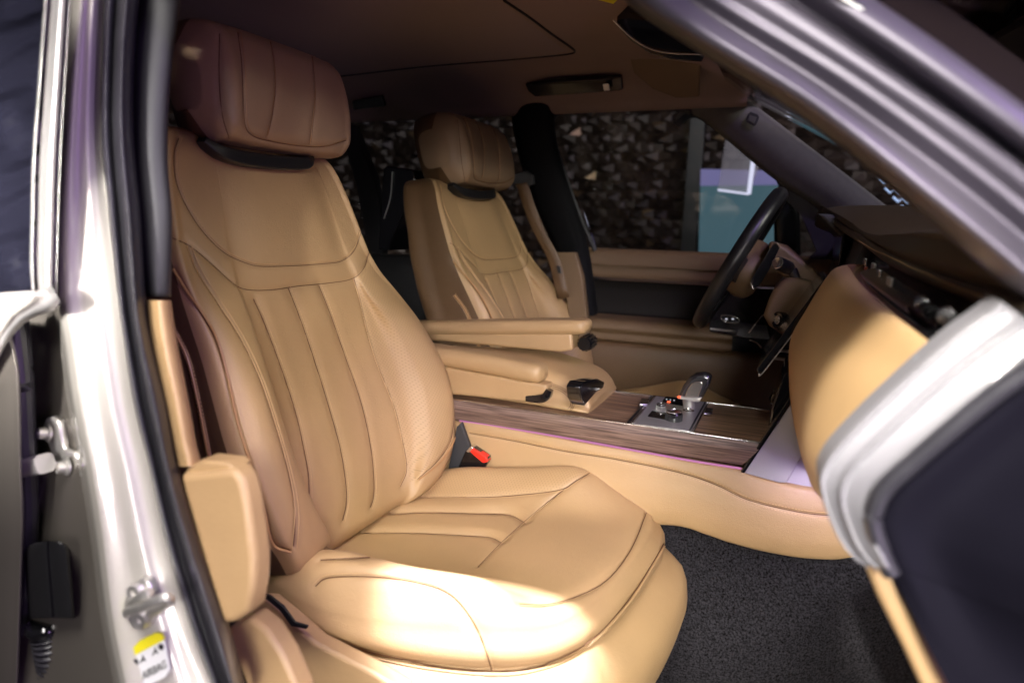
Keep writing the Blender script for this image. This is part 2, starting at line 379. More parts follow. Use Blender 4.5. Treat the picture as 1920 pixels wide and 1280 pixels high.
# black shoulder bezel under the headrest
bz = [PXX(x, y, -.925) for x, y in [(378, 262), (405, 285), (440, 297), (500, 305), (560, 306), (582, 296)]]
tube('headrest_bezel', bz, [.006, .013, .016, .016, .015, .006], M['plastic'], seat, sec=rsec(1.6, .8), n=6)
# headrest
hrest_geo = []
def headrest():
    Rr = []
    hw = .185; yc = 1.03
    for s in np.linspace(-1, 1, 15):
        k = max(0, 1-abs(s)**4.5)**(1/3.2); y = yc+s*hw
        kf = .55+.45*k if abs(s) < 1 else .45
        kz = .62+.38*k if abs(s) < 1 else .5
        row = []
        for th in np.linspace(0, 2*math.pi, 17)[:-1]:
            c, s_ = math.cos(th), math.sin(th); e = 2/3.6
            dx = math.copysign(abs(c)**e, c); dz = math.copysign(abs(s_)**e, s_)
            zz = 1.602+dz*.103*kz
            fx = -.967+dx*.085*(kf if dx > 0 else kf**.5)
            fx += -.16*(zz-1.602)+(.010 if dx > 0 else 0)*(1-dz*dz)
            yy = y if dx > 0 else yc+(y-yc)*(1-.16*abs(dx)); row.append((fx, yy, zz))
        Rr.append(row)
    return Rr
hr = loft('headrest', headrest(), [M['headleather'], M['leather_brown']], seat, nr=9, nc=10, cycc=True, cap=True)
_C1 = 16*10
for k_, p in enumerate(hr.data.polygons):
    if 36 <= k_ % _C1 < 124: p.material_index = 1  # rear shell in the darker leather, its shading put into the colour
hb = bvh_of(hr)
hp = [[(412, 62), (410, 120), (412, 180), (418, 225), (430, 262)],
      [(447, 60), (454, 110), (457, 165), (459, 215), (463, 243), (478, 258), (510, 267), (560, 275), (610, 276), (650, 264)],
      [(505, 66), (515, 110), (518, 160), (512, 215), (503, 255)], [(583, 88), (590, 130), (593, 180), (588, 230), (584, 268)]]
hh = [h for h in (hits(hb, p) for p in hp) if h]
groove(hr, hh[2:], .0018, .0022, .0015, .009); groove(hr, hh[:2], .002, .0022, .0012, .008)
V, F = join(seamline(hh, .0008, -.002)); mk('seam', V, F, M['seam'], hr)
V, F = join(stitches(hh[1:2], 1, .004, r=.0005)+stitches(hh[2:4], -1, .0035, r=.0004)); mk('stitching', V, F, M['piping'], hr)
for yy in (.965, 1.10):
    tube('headrest_post', [(-.955, yy, 1.49), (-.95, yy, 1.52), (-.955, yy, 1.56)], .0065, M['chrome'], seat, n=3)
# cushion
OUT = [(-.84, .84), (-.74, .775), (-.63, .752), (-.49, .768), (-.37, .802), (-.295, .860), (-.250, .950), (-.228, 1.06), (-.216, 1.17), (-.214, 1.26), (-.232, 1.33), (-.30, 1.365), (-.40, 1.36), (-.52, 1.34), (-.62, 1.32), (-.74, 1.30), (-.85, 1.26), (-.90, 1.15), (-.90, .95)]
O = crv(np.array(OUT), 24, True)
def sst(a, b, x): t = np.clip((x-a)/(b-a), 0, 1); return t*t*(3-2*t)
def Htop(X, Yv):
    base = .786+.014*sst(-.55, -.35, X)-.012*np.exp(-((Yv-1.05)/.13)**2)*sst(-.2, -.5, X)
    fr = sst(-.27, -.40, X); re = .45+.55*sst(-.80, -.62, X)
    nb = .062*np.exp(-(np.abs(Yv-.815)/.062)**2.4)*(.25+.75*fr)*re
    fb = .072*np.exp(-(np.abs(Yv-1.325)/.075)**2.4)*(.12+.88*sst(-.24, -.42, X))*re
    return base+nb+fb
cen = np.array([-.55, 1.06])
T_ = np.roll(O, -1, 0)-np.roll(O, 1, 0); T_ /= np.linalg.norm(T_, axis=1)[:, None]; Nn = np.stack([T_[:, 1], -T_[:, 0]], 1)
if ((O-cen)*Nn).sum() < 0: Nn = -Nn
rings = []
frontness = sst(-.36, -.22, O[:, 0])
for z, ofs in ((.50, -.02), (.545, .004), (.59, .018), (.635, .024), (.665, .022), (.69, .016), (.71, .006), (.722, -.001), (.727, -.004), (.732, -.001), (.742, .004), (.755, .006), (.768, .0045)):
    lift = np.where(z > .70, 1, 0)
    out = ofs*(1+frontness*.7)+frontness*.034*np.clip((.785-z)/.09, 0, 1)
    P = O+Nn*out[:, None]
    zz = np.full(len(O), z)
    rings.append(np.stack([P[:, 0], P[:, 1], zz], 1))
Rr = .05
D = np.linalg.norm(O-cen, axis=1)
ks = np.r_[1-np.linspace(0, .16, 22)**1.0, np.linspace(.83, .03, 64)]
for k in ks:
    P = cen+(O-cen)*k; d = (1-k)*D*.8
    t = np.clip(1-d/Rr, 0, 1); roll = 1-np.sqrt(np.clip(1-t**2, 0, 1))
    top = Htop(P[:, 0], P[:, 1]); base = .775
    z = base+(top-base)*(1-roll) if True else 0
    rings.append(np.stack([P[:, 0], P[:, 1], z], 1))
G = np.array(rings); V = G.reshape(-1, 3); F = gridfaces(G.shape[0], G.shape[1], False, True, True)
cush = mk('cushion', V, F, [M['leather'], M['perf_top'], M['leather']], seat, 0)
cb = bvh_of(cush); Hc = lambda p, **k: hits(cb, p, **k)
low = [(588, 1196), (620, 1205), (700, 1226), (800, 1246), (900, 1257), (980, 1255), (1060, 1232), (1120, 1192), (1180, 1125), (1225, 1055), (1255, 1003)]
c_front = [(975, 1130), (1030, 1130), (1090, 1113), (1140, 1085), (1180, 1035), (1205, 980), (1217, 940), (1205, 915), (1160, 882)]
c_near = [(590, 1098), (615, 1082), (700, 1080), (780, 1090), (840, 1112), (880, 1155), (905, 1205), (922, 1257)]
c_side = [(600, 1048), (700, 1042), (800, 1045), (880, 1052), (920, 1068), (950, 1100), (975, 1140), (998, 1195), (1015, 1248)]
c_far = [(765, 930), (830, 930), (900, 931), (970, 927), (1050, 917), (1080, 900), (1120, 880), (1165, 880)]
c_cross = [(1058, 916), (1020, 945), (975, 983), (935, 1020), (896, 1060)]
c_ch = [[(735, 957), (800, 954), (900, 956), (950, 958), (972, 966), (984, 974)], [(678, 992), (780, 992), (880, 997), (920, 1000), (940, 1010)]]
g1 = [h for h in map(Hc, [low, c_front, c_side]) if h]; g2 = [h for h in map(Hc, [c_near, c_far, c_cross]) if h]; g3 = [h for h in map(Hc, c_ch) if h]
val = [h for h in [Hc([(1140, 1276), (1185, 1222), (1222, 1160), (1246, 1105), (1262, 1060)], jump=.3)] if h]
assign_mat(cush, [[(770, 928), (820, 895), (870, 870), (930, 853), (1030, 848), (1110, 862), (1120, 880), (1075, 900), (1050, 915), (970, 925), (900, 929)]], 1)
groove(cush, g1, .003, .0028, .003, .012); groove(cush, g2, .0022, .0025, .002, .010); groove(cush, g3, .003, .003, .007, .013); groove(cush, val, .003, .003, .003, .01)
V, F = join(seamline(g1, .0009, -.0018)+seamline(g2, .0009, -.002)+seamline(g3, .0007, -.0085)); mk('seam', V, F, M['seam'], cush)
st = stitches([h for h in [Hc(c_near), Hc(c_cross)] if h], 1, .0038, r=.0004)+stitches([h for h in [Hc(c_far)] if h], -1, .0038, r=.0004)
V, F = join(st); mk('stitching', V, F, M['thread'], cush)
pp = Hc([(x, y+5) for x, y in low])
if pp: V, F = tube_geo(pp[0]+pp[1]*-.0005, .0022, 7); mk('piping', V, F, M['leather'], cush)
# small bite-line flap, frame cover and outer seat-side trim
W = PY
slab('seat_side_trim', [W(x, y, .80) for x, y in [(460, 1030), (520, 1036), (600, 1060), (660, 1100), (660, 1200), (560, 1190), (520, 1140), (470, 1100)]], (0, .006, 0), M['leather'], seat, .002)
slab('seat_base_valance', [W(x, y, .71) for x, y in [(462, 1125), (500, 1128), (545, 1165), (590, 1205), (700, 1262), (760, 1300), (560, 1330), (500, 1230)]], (0, .03, -.0), M['leather'], seat, .006)
slab('recline_gap_cover', [W(x, y, .705) for x, y in [(473, 1106), (505, 1116), (530, 1136), (552, 1166), (576, 1173), (574, 1179), (546, 1174), (524, 1144), (500, 1124), (473, 1114)]], (0, .004, 0), M['plastic'], seat, .001)
cover_b = slab('backrest_hinge_cover', [W(x, y, .80) for x, y in [(430, 1000), (560, 1036), (600, 1060), (560, 1090), (450, 1060)]], (0, .05, 0), M['leather_brown'], seat, .004)

# ================================================================== SECOND FRONT SEAT (same seat, across the console)
seat2 = seat.copy(); S.collection.objects.link(seat2); seat2.location = (-.475, YC+.79, .5)
seat2['label'] = "tan leather driver's seat behind the centre console, in front of the far door"
for c in list(seat.children):
    q = c.copy(); S.collection.objects.link(q); q.parent = seat2
    for g in c.children: h = g.copy(); S.collection.objects.link(h); h.parent = q
REC = math.radians(-6.2); seat2.rotation_euler = (0, REC, 0); seat2.location = (-.475+.122, YC+.79, .528)
def keep_world(o, root):                         # part built in place under a tilted root
    o.matrix_parent_inverse = (Matrix.Translation(root.location) @ Matrix.Rotation(REC, 4, 'Y')).inverted() @ Matrix.Translation(root.location)
# armrests, one on the inner side of each seat
def armrest(par, y0, y1, path, side_px, hh, name='armrest'):
    e = slab(name, [W(x, y, y0+.006) for x, y in side_px], (0, (y1-y0)-.012, 0), M['leather'], par, .006)
    P = [W(x, y, (y0+y1)/2) for x, y in path]
    tube('armrest_pad', P, [1]*(len(P)-4)+[1, .97, .80, .35], M['leather'], e, n=6, sec=[(a*(y1-y0)*.5/.036, b) for a, b in rsec(.036, hh, .85, 6)], sharp=0)
    return e
a1 = armrest(seat, 1.345, 1.415, [(745, 652), (800, 661), (860, 670), (930, 682), (980, 692), (1006, 697), (1018, 700), (1024, 701)], [(790, 680), (845, 690), (920, 704), (985, 716), (1026, 722), (1024, 737), (1000, 745), (982, 754), (860, 741), (790, 738)], .0225)
kn = tube('recline_wheel', [W(988, 745, 1.36), W(1008, 746, 1.36), W(1024, 743, 1.36), W(1031, 730, 1.36)], [.009, .011, .012, .009], M['gloss'], a1, n=4, sec=rsec(1, .8))
a2 = armrest(seat2, 1.47, 1.54, [(755, 614), (830, 613), (920, 612), (1020, 611), (1065, 611), (1092, 611), (1102, 611), (1107, 612)], [(760, 622), (830, 624), (1000, 625), (1072, 625), (1074, 656), (1050, 660), (960, 652), (830, 640), (760, 637)], .0175)
keep_world(a2, seat2)
c0 = W(1095, 645, 1.475)
prof = []
g = [lathe_geo(c0+np.array([0, -.002, 0]), (0, 1, 0), [(0.002, 0), (.015, 0), (.017, .004), (.017, .055), (.015, .06), (.002, .06)], 20)]
for i in range(14):
    a = i/14*2*math.pi; g.append(box_geo(c0+np.array([.017*math.cos(a), .03, .017*math.sin(a)]), (.003, .05, .003)))
V, F = join(g); mk('recline_wheel', V, F, M['gloss'], a2)

# ================================================================== CENTRE CONSOLE
con = thing('centre_console', 'walnut and tan leather centre console with gear selector between the two front seats', 'console', (-.35, 1.47, .6))
YN, YF, ZC = 1.34, 1.605, .968
slab('wood_top', [(-.80, YN+.006, ZC-.02), (-.018, YN+.006, ZC-.02), (-.018, YF-.004, ZC-.02), (-.80, YF-.004, ZC-.02)], (0, 0, .02), M['woodtop'], con, .001)
xs = np.linspace(-.80, -.062, 8)
loft('wood_side', [[(x+.034, YN-.003, ZC+.001), (x+.030, YN-.007, ZC-.006), (x+.02, YN-.009, ZC-.02), (x, YN-.002, ZC-.047), (x, YN+.012, ZC-.049)] for x in xs], M['wood'], con, nr=3, nc=5, sharp=40)
box('chrome_edge', (-.41, YN+.001, ZC+.0015), (.785, .005, .004), M['chrome'], con, .001)
box('chrome_edge', (-.41, YF-.001, ZC+.0015), (.785, .005, .004), M['chrome'], con, .001)
box('end_plate', (-.034, YN+.12, ZC-.03), (.03, .24, .05), M['plastic'], con, .003)
tube('ambient_strip', [PY(x, y, YN-.002) for x, y in [(862, 788), (1000, 810), (1200, 846), (1300, 864), (1390, 878)]], .0022, M['ambient'], con)
# leather skirt
top = [(840, 790), (900, 793), (1000, 812), (1100, 831), (1200, 848), (1300, 866), (1345, 873), (1385, 880), (1430, 897), (1480, 908), (1520, 915), (1560, 914), (1620, 905)]
bot = [(840, 985), (900, 985), (1000, 985), (1100, 985), (1200, 985), (1262, 985), (1320, 1002), (1360, 1016), (1430, 1034), (1500, 1047), (1560, 1053), (1600, 1052), (1700, 1040)]
rws = []
for a, b in zip(top, bot):
    A = PY(*a, YN-.004); B = PY(*b, YN-.012); B[0] = A[0]*.35+B[0]*.65
    f = lambda t, d: A*(1-t)+B*t+np.array([0, d, 0])
    rws.append([f(0, .03), f(0, .006), f(.03, -.002), f(.12, -.006), f(.3, -.010), f(.5, -.014), f(.75, -.014), f(.95, -.006), f(1., .006), f(1.01, .03)])
skirt = loft('leather_skirt', rws, M['leather'], con, nr=16, nc=12)
sb = bvh_of(skirt)
sk = hits(sb, [(880, 812), (960, 826), (1060, 846), (1150, 860), (1240, 878), (1300, 893), (1350, 912), (1400, 936), (1460, 952), (1520, 963), (1575, 967)])
groove(skirt, [sk], .002, .002, .0012, .006)
V, F = join(seamline([sk], .0009, -.002)); mk('seam', V, F, M['seam'], skirt)
V, F = join(stitches([sk], 1, .005, r=.0006)+stitches([sk], -1, .005, r=.0006)); mk('stitching', V, F, M['thread'], skirt)
# storage lid (the padded box top)
L_ = []
for x, zt, zb, y0, y1 in ((-.80, 1.062, .97, 1.40, 1.60), (-.70, 1.066, .97, 1.395, 1.605), (-.60, 1.064, .97, 1.39, 1.61), (-.52, 1.057, .969, 1.39, 1.61), (-.46, 1.045, .969, 1.385, 1.61), (-.42, 1.030, .969, 1.385, 1.61), (-.40, 1.012, .969, 1.387, 1.608), (-.392, .992, .97, 1.39, 1.604), (-.393, .978, .972, 1.40, 1.59)):
    m_ = (y0+y1)/2; h = zt-zb
    L_.append([(x, y0, zb), (x, y0-.004, zb+h*.35), (x, y0+.004, zb+h*.78), (x, y0+.022, zt-.004), (x, y0+.06, zt), (x, m_, zt+.002), (x, y1-.06, zt), (x, y1-.02, zt-.005), (x, y1, zb+h*.6), (x, y1, zb)])
lid = loft('storage_lid', L_, M['leather'], con, nr=8, nc=6, cycc=True, cap=True)
lb = bvh_of(lid)
ls = [h for h in [hits(lb, [(1035, 723), (1050, 728), (1066, 740), (1074, 758), (1068, 768)])] if h]
if ls:
    groove(lid, ls, .002, .002, .001, .005); V, F = join(seamline(ls, .0008, -.001)+stitches(ls, 1, .004)+stitches(ls, -1, .004)); mk('seam', V, F, M['seam'], lid)
lt = PZ(1112, 737, 1.0)
slab('lid_latch', [PXX(x, y, -.372) for x, y in [(1093, 716), (1122, 710), (1134, 716), (1131, 728), (1118, 736), (1104, 752), (1097, 760), (1090, 748), (1088, 726)]], (-.03, 0, 0), M['gloss'], con, .003)
# gear panel
def pz(x, y, dz=0): return PZ(x, y, ZC+.0035+dz)
X0 = PZ(1197, 784, ZC)[0]; X1 = PZ(1300, 803, ZC)[0]
gp = box('gear_panel', ((X0+X1)/2, (YN+YF)/2, ZC+.002), (X1-X0, YF-YN-.012, .004), M['satin'], con, .001)
for X_ in (X0-.004, X1+.004):
    box('panel_divider', (X_, (YN+YF)/2, ZC+.003), (.004, YF-YN-.014, .004), M['chrome'], con, .001)
    box('panel_slot', (X_+(.007 if X_ < -.3 else -.007), (YN+YF)/2, ZC+.0035), (.004, YF-YN-.02, .003), M['plastic'], con, 0)
slab('switch_panel', [pz(x, y) for x, y in [(1214, 781), (1222, 771), (1255, 775), (1247, 787)]], (0, 0, .002), M['gloss'], con, .0008)
slab('gear_display', [pz(x, y) for x, y in [(1240, 755), (1248, 744), (1288, 748), (1284, 762)]], (0, 0, .002), M['gloss'], con, .0008)
M['redlight'] = emis('gear_indicator_light', (1, .12, .04), 2.2)
M['whitelight'] = emis('gear_letter_light', (.9, .9, 1), .7)
V, F = join([box_geo(pz(1254, 753, .003), (.007, .010, .001))]); mk('gear_indicator', V, F, M['redlight'], gp)
V, F = join([box_geo(pz(x, y, .003), (.003, .004, .0006)) for x, y in ((1250, 748), (1257, 749), (1264, 750))]); mk('gear_letters', V, F, M['whitelight'], gp)
def knob(name, px, py, r, h, par, knurl=26):
    c = pz(px, py); k = lathe(name, c, (0, 0, 1), [(r*.9, 0), (r, .001), (r, h*.85), (r*.96, h), (r*.84, h+.001), (r*.82, h-.001), (.0005, h-.001)], M['gloss'], par)
    V, F = join([box_geo(c+np.array([r*math.cos(a), r*math.sin(a), h*.42]), (.0016, .0016, h*.72)) for a in np.linspace(0, 2*math.pi, knurl+1)[:-1]]); mk('knurled_ring', V, F, M['steel'] if r < .012 else M['plastic'], k)
    V, F = lathe_geo(c+np.array([0, 0, h]), (0, 0, 1), [(r*.96, -.0005), (r*.97, .0012), (r*.86, .0016), (r*.84, .0004)]); mk('chrome_ring', V, F, M['chrome'], k)
knob('volume_knob', 1263, 788, .0175, .020, con, 40)
knob('mode_knob', 1239, 767, .0105, .012, con, 24)
lathe('start_button', pz(1291, 770), (0, 0, 1), [(.013, 0), (.013, .002), (.010, .003), (.0095, .0015), (.0005, .0015)], M['chrome'], con)
for x, y, m_ in ((1208, 757, 'chrome'), (1328, 775, 'chrome')):
    slab('release_tab', [pz(x+a, y+b) for a, b in ((-9, 6), (-6, -5), (9, -4), (7, 6))], (0, 0, .008), M[m_], con, .002)
sh0 = pz(1293, 764)
gs = loft('gear_selector', [[sh0+np.array([dx-.002*i, dy, dz]) for dx, dy in ((-.011, -.012), (.010, -.012), (.010, .012), (-.011, .012))] for i, dz in enumerate((0, .012, .03))], M['satin'], con, nr=3, nc=6, cycc=True, cap=True)
hp_ = [(1270, 746), (1273, 738), (1281, 722), (1292, 708), (1303, 702), (1318, 701), (1330, 703), (1333, 710), (1330, 722), (1320, 742), (1312, 754), (1298, 752)]
slab('selector_grip', [PY(x, y, 1.452) for x, y in hp_], (0, .036, 0), mat('dark_chrome', (.16, .16, .17), .22, .9), gs, .008, 4)
slab('grip_inlay', [PY(x, y, 1.450) for x, y in [(1284, 744), (1288, 730), (1297, 718), (1305, 715), (1318, 716), (1318, 722), (1309, 745)]], (0, .006, 0), M['chrome'], gs, .002)
slab('grip_base', [PY(x, y, 1.449) for x, y in [(1272, 742), (1300, 746), (1316, 745), (1311, 754), (1298, 753), (1270, 747)]], (0, .042, 0), M['steel'], gs, .002)
V, F = join([box_geo(PY(1273, 744, 1.448), (.005, .003, .005))]); mk('grip_light', V, F, M['redlight'], gs)
# rotary controls and silver wing at the foot of the dash
for (x, y, r, yy) in ((1457, 738, .024, 1.52), (1466, 779, .030, 1.42)):
    c = PY(x, y, yy); d = _n((-.86, -.15, .45)); V, F = join([lathe_geo(c, d, [(.001, .004), (r*.8, .004), (r*.88, .006), (r, .003), (r, -.014), (r*.9, -.016), (.001, -.016)], 32)])
    kb = mk('rotary_control', V, F, M['gloss'], con, 35)
    Mx = axes(d); g = []
    for a in np.linspace(0, 2*math.pi, 49)[:-1]:
        g.append(box_geo(c+Mx@np.array([r*math.cos(a), r*math.sin(a), -.006]), (.0022, .0022, .0125), np.stack([Mx[:, 0], Mx[:, 1], d], 1)))
    V, F = join(g); mk('knurled_ring', V, F, M['steel'], kb)
slab('control_panel', [PY(x, y, 1.38) for x, y in [(1440, 800), (1448, 760), (1470, 700), (1520, 680), (1540, 760), (1470, 830)]], (0, .2, 0), M['gloss'], con, .004)
wing = slab('silver_wing', [PY(x, y, 1.335) for x, y in [(1391, 886), (1460, 905), (1475, 905), (1560, 760), (1560, 700), (1515, 700)]], (0, .03, 0), mat('wing_silver', (.42, .41, .43), .4, .2), con, .003)
slab('wing_edge', [PY(x, y, 1.332) for x, y in [(1388, 885), (1396, 887), (1520, 702), (1512, 698)]], (0, .03, 0), M['gloss'], con, .002)
slab('cubby_panel', [PY(x, y, 1.345) for x, y in [(1462, 905), (1530, 922), (1600, 915), (1600, 700), (1560, 740)]], (0, .02, 0), mat('cubby_silver', (.42, .40, .44), .35, .1), con, .002)
# ================================================================== BUCKLE
bk = thing('seatbelt_buckle', 'black seat belt buckle with red release button between seat cushion and console', 'buckle', PY(885, 870, 1.31))
b0 = PY(858, 905, 1.31); b1 = PY(893, 847, 1.31); 
slab('buckle_body', [PY(x, y, 1.305) for x, y in [(845, 905), (872, 845), (884, 837), (915, 858), (912, 870), (880, 915)]], (0, .022, 0), M['gloss'], bk, .004)
slab('release_button', [PY(x, y, 1.302) for x, y in [(878, 845), (884, 839), (912, 857), (914, 866), (905, 868)]], (0, .02, 0), M['red'], bk, .002)
slab('chrome_tip', [PY(x, y, 1.301) for x, y in [(873, 846), (882, 836), (887, 839), (879, 849)]], (0, .022, 0), M['chrome'], bk, .0015)
slab('anchor_strap', [PY(x, y, 1.31) for x, y in [(835, 905), (856, 800), (864, 792), (882, 842), (850, 912)]], (0, .012, 0), M['softblack'], bk, .002)

# ================================================================== CAR BODY, NEAR SIDE (door opening)
body = thing('car_body', 'champagne painted car body around the open door, with pillar, roof lining and carpet', 'car body', (-.3, 1.4, 0))
KB = .16
def B(x, y, yy): return PY(x, y, yy, KB)
# stations down the B pillar:  y, x of: recess-left, ridge, seal start, seal end, trim end
st_ = [(-40, 60, 141, 199, 264, 338), (100, 90, 130, 193, 251, 322), (250, 98, 120, 191, 249, 314), (400, 104, 113, 204, 262, 322), (560, 104, 113, 221, 272, 322), (640, 60, 125, 232, 284, 332), (760, 50, 141, 251, 312, 356), (880, 40, 163, 281, 334, 375), (1000, 30, 182, 307, 369, 440), (1160, 20, 203, 352, 424, 470), (1300, 20, 231, 404, 462, 520)]
rw = []
for y, rl, rd, s0, s1, t1 in st_:
    yA = .50
    rw.append([B(rl-70, y, yA+.075), B(rl-10, y, yA+.07), B(rd-14, y, yA+.055), B(rd-5, y, yA+.012), B(rd+5, y, yA), B(rd+16, y, yA-.002), B(rd*.62+s0*.38, y, yA+.008), B(rd*.4+s0*.6, y, yA+.010), B(rd*.25+s0*.75, y, yA+.018), B(s0-6, y, yA+.03), B(s0+20, y, yA+.05), B(s0+30, y, yA+.08)])
loft('pillar_recess', [q[:3] for q in rw], M['paint_shaded'], body, nr=8, nc=8)
pil = loft('pillar_frame', [q[2:] for q in rw], M['paint'], body, nr=8, nc=8)
rw = []
for y, rl, rd, s0, s1, t1 in st_:
    w_ = s1-s0
    rw.append([B(s0+u*w_, y, .515+dy) for u, dy in ((-.02, .03), (.0, .008), (.1, -.002), (.25, .004), (.33, .010), (.42, .002), (.6, -.006), (.8, .004), (.95, .018), (1.03, .035), (1.05, .06))])
loft('door_seal', rw, M['rubber'], body, nr=8, nc=8)
rw = []
for y, x0, x1 in [(-50, 262, 345), (100, 250, 325), (200, 248, 316), (300, 250, 314), (400, 258, 322), (480, 264, 322), (556, 276, 321)]:
    rw.append([B(x0-8, y, .60), B(x0, y, .565), B(x0+.25*(x1-x0), y, .555), B(x0+.55*(x1-x0), y, .558), B(x1-3, y, .575), B(x1, y, .60), B(x1-2, y, .66)])
pt = loft('pillar_trim', rw, M['softblack'], body, nr=8, nc=6, cap=True)
rw = []
for y, x0, x1 in [(563, 274, 321), (640, 282, 332), (760, 308, 356), (830, 322, 368), (856, 328, 375), (874, 331, 378)]:
    rw.append([B(x0-14, y, .60), B(x0, y, .548), B(x0+.3*(x1-x0), y, .536), B(x0+.6*(x1-x0), y, .538), B(x1-3, y, .555), B(x1, y, .58), B(x1-2, y, .64)])
loft('leather_pillar_trim', rw, M['leather'], body, nr=8, nc=6)
lc = slab('lower_pillar_cover', [B(x, y, .530) for x, y in [(334, 886), (350, 889), (400, 884), (436, 880), (452, 900), (462, 940), (470, 1000), (476, 1050), (474, 1100), (466, 1148), (440, 1168), (418, 1172), (395, 1100), (365, 1000), (345, 930)]], (0, .03, 0), M['leather'], body, .008, 4)
slab('pillar_cover_top', [B(x, y, .538) for x, y in [(345, 882), (376, 862), (425, 868), (440, 880), (400, 890), (350, 892)]], (0, .03, 0), M['leather'], body, .005)
slab('sill_leather_cover', [B(x, y, .60) for x, y in [(424, 1177), (445, 1172), (468, 1156), (500, 1182), (530, 1230), (565, 1310), (470, 1310), (440, 1230)]], (0, .03, 0), M['leather'], body, .006)
# striker
sc = B(266, 1135, .492)
stk = slab('door_striker', [B(266+a*1.0, 1135+b, .500) for a, b in ((-33, 18), (-36, -5), (-26, -32), (-6, -50), (8, -46), (20, -20), (22, 10), (14, 36), (0, 48), (-18, 44))], (0, .012, 0), M['steel'], body, .003)
tube('striker_loop', [B(240, 1150, .502), B(240, 1146, .478), B(262, 1140, .462), B(288, 1128, .456), B(312, 1120, .458), B(318, 1126, .468), B(300, 1140, .480), B(282, 1150, .497)], .0052, M['steel'], stk, n=5)
tube('striker_bar', [B(245, 1132, .500), B(252, 1128, .480), B(275, 1115, .472), B(286, 1110, .480)], .006, M['steel'], stk, n=5)
for x, y in ((256, 1108), (268, 1160)):
    lathe('striker_bolt', B(x, y, .499), (.15, -1, .1), [(.0005, .003), (.003, .003), (.0035, .005), (.0085, .006), (.0095, .002), (.0105, 0)], M['steel'], stk, 20)
# sticker
lab = slab('airbag_label', [B(x, y, .5035) for x, y in [(243, 1228), (258, 1213), (295, 1192), (307, 1194), (315, 1240), (318, 1255), (310, 1268), (272, 1288), (262, 1287), (255, 1280)]], (0, .0012, 0), M['white'], body, 0)
slab('yellow_band', [B(x, y, .5028) for x, y in [(243, 1228), (247, 1216), (262, 1200), (290, 1186), (302, 1187), (308, 1196), (307, 1199), (244, 1232)]], (0, .0012, 0), M['yellow'], lab, 0)
for x, y in ((255, 1240), (302, 1212)):
    V, F = lathe_geo(B(x, y, .5028), (.1, -1, 0), [(.0005, .0008), (.0035, .0008), (.0035, -.001)], 16); mk('warning_dot', V, F, M['ink'], lab)
def glyphs(base, ux, uy, text, size, m_, par, name='lettering'):
    cu = bpy.data.curves.new('txt', 'FONT'); cu.body = text; cu.size = size; cu.extrude = .0002; cu.align_x = 'CENTER'
    o = bpy.data.objects.new('txt', cu); S.collection.objects.link(o); dg = bpy.context.evaluated_depsgraph_get(); me = bpy.data.meshes.new_from_object(o.evaluated_get(dg))
    bpy.data.objects.remove(o); V = np.array([v.co for v in me.vertices]); ux, uy = _n(ux), _n(uy); uz = np.cross(ux, uy)
    P = np.array(base)+V[:, :1]*ux+V[:, 1:2]*uy+V[:, 2:]*uz
    return mk(name, P, [list(p.vertices) for p in me.polygons], m_, par, 30)
u_ = B(312, 1240, .5026)-B(265, 1264, .5026); v_ = B(283, 1215, .5026)-B(290, 1260, .5026)
glyphs(B(290, 1262, .5026), u_, v_, 'AIRBAG', .0125, M['ink'], lab)
for x, y in ((267, 1236), (290, 1222)):
    V, F = join([tube_geo([B(x-4, y+6, .5026), B(x+1, y-5, .5026), B(x+6, y+2, .5026)], .0006, 5), lathe_geo(B(x+1, y-7, .5026), (0, -1, 0), [(.0003, .0004), (.0012, .0004), (.0012, 0)], 8), tube_geo([B(x-2, y+2, .5026), B(x+4, y-2, .5026)], .0006, 5)]); mk('warning_figure', V, F, M['ink'], lab)
# near A pillar: stations along the bar, perpendicular profile
aln = [  # offsets measured in the photo at x=1220.. : list of (inner .. outer) points at the upper and lower stations
    [(1150, -60), (1180, -60), (1215, -60), (1240, -60), (1268, -60), (1300, -60), (1320, -60), (1350, -60), (1385, -60), (1400, -60), (1440, -60), (1500, -60), (1560, -60)],
    [(1206, 15), (1232, 22), (1248, 12), (1268, 2), (1290, -6), (1318, -14), (1340, -22), (1368, -34), (1398, -46), (1412, -50), (1452, -66), (1512, -74), (1560, -90)],
    [(1490, 198), (1508, 196), (1522, 186), (1538, 178), (1556, 166), (1580, 150), (1598, 140), (1620, 130), (1640, 118), (1652, 108), (1680, 90), (1720, 62), (1750, 35)],
    [(1735, 392), (1760, 392), (1772, 382), (1788, 368), (1806, 350), (1828, 330), (1842, 316), (1862, 300), (1880, 285), (1890, 278), (1912, 256), (1945, 225), (1970, 195)],
    [(1930, 560), (1955, 560), (1968, 548), (1984, 532), (2002, 515), (2024, 494), (2040, 480), (2060, 462), (2080, 448), (2092, 440), (2116, 416), (2150, 380), (2180, 340)],
    [(2030, 655), (2055, 655), (2068, 643), (2084, 627), (2102, 610), (2124, 589), (2140, 575), (2160, 557), (2180, 543), (2192, 535), (2216, 511), (2250, 475), (2280, 435)]]
rel = [.05, .032, .026, .031, .040, .030, .030, .026, .028, .038, .012, -.010, .006]
yst = [.72, .70, .65, .61, .59, .585]
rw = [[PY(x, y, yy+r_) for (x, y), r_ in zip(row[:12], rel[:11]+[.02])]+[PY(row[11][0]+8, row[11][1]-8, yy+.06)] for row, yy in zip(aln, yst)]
ap = loft('windscreen_pillar', rw, mat('pillar_paint_shaded', (.095, .084, .108), .46, .55, coat=.2, var=.03, vscale=4), body, nr=10, nc=8)  # body paint darkened, the pillar's shade put into its colour
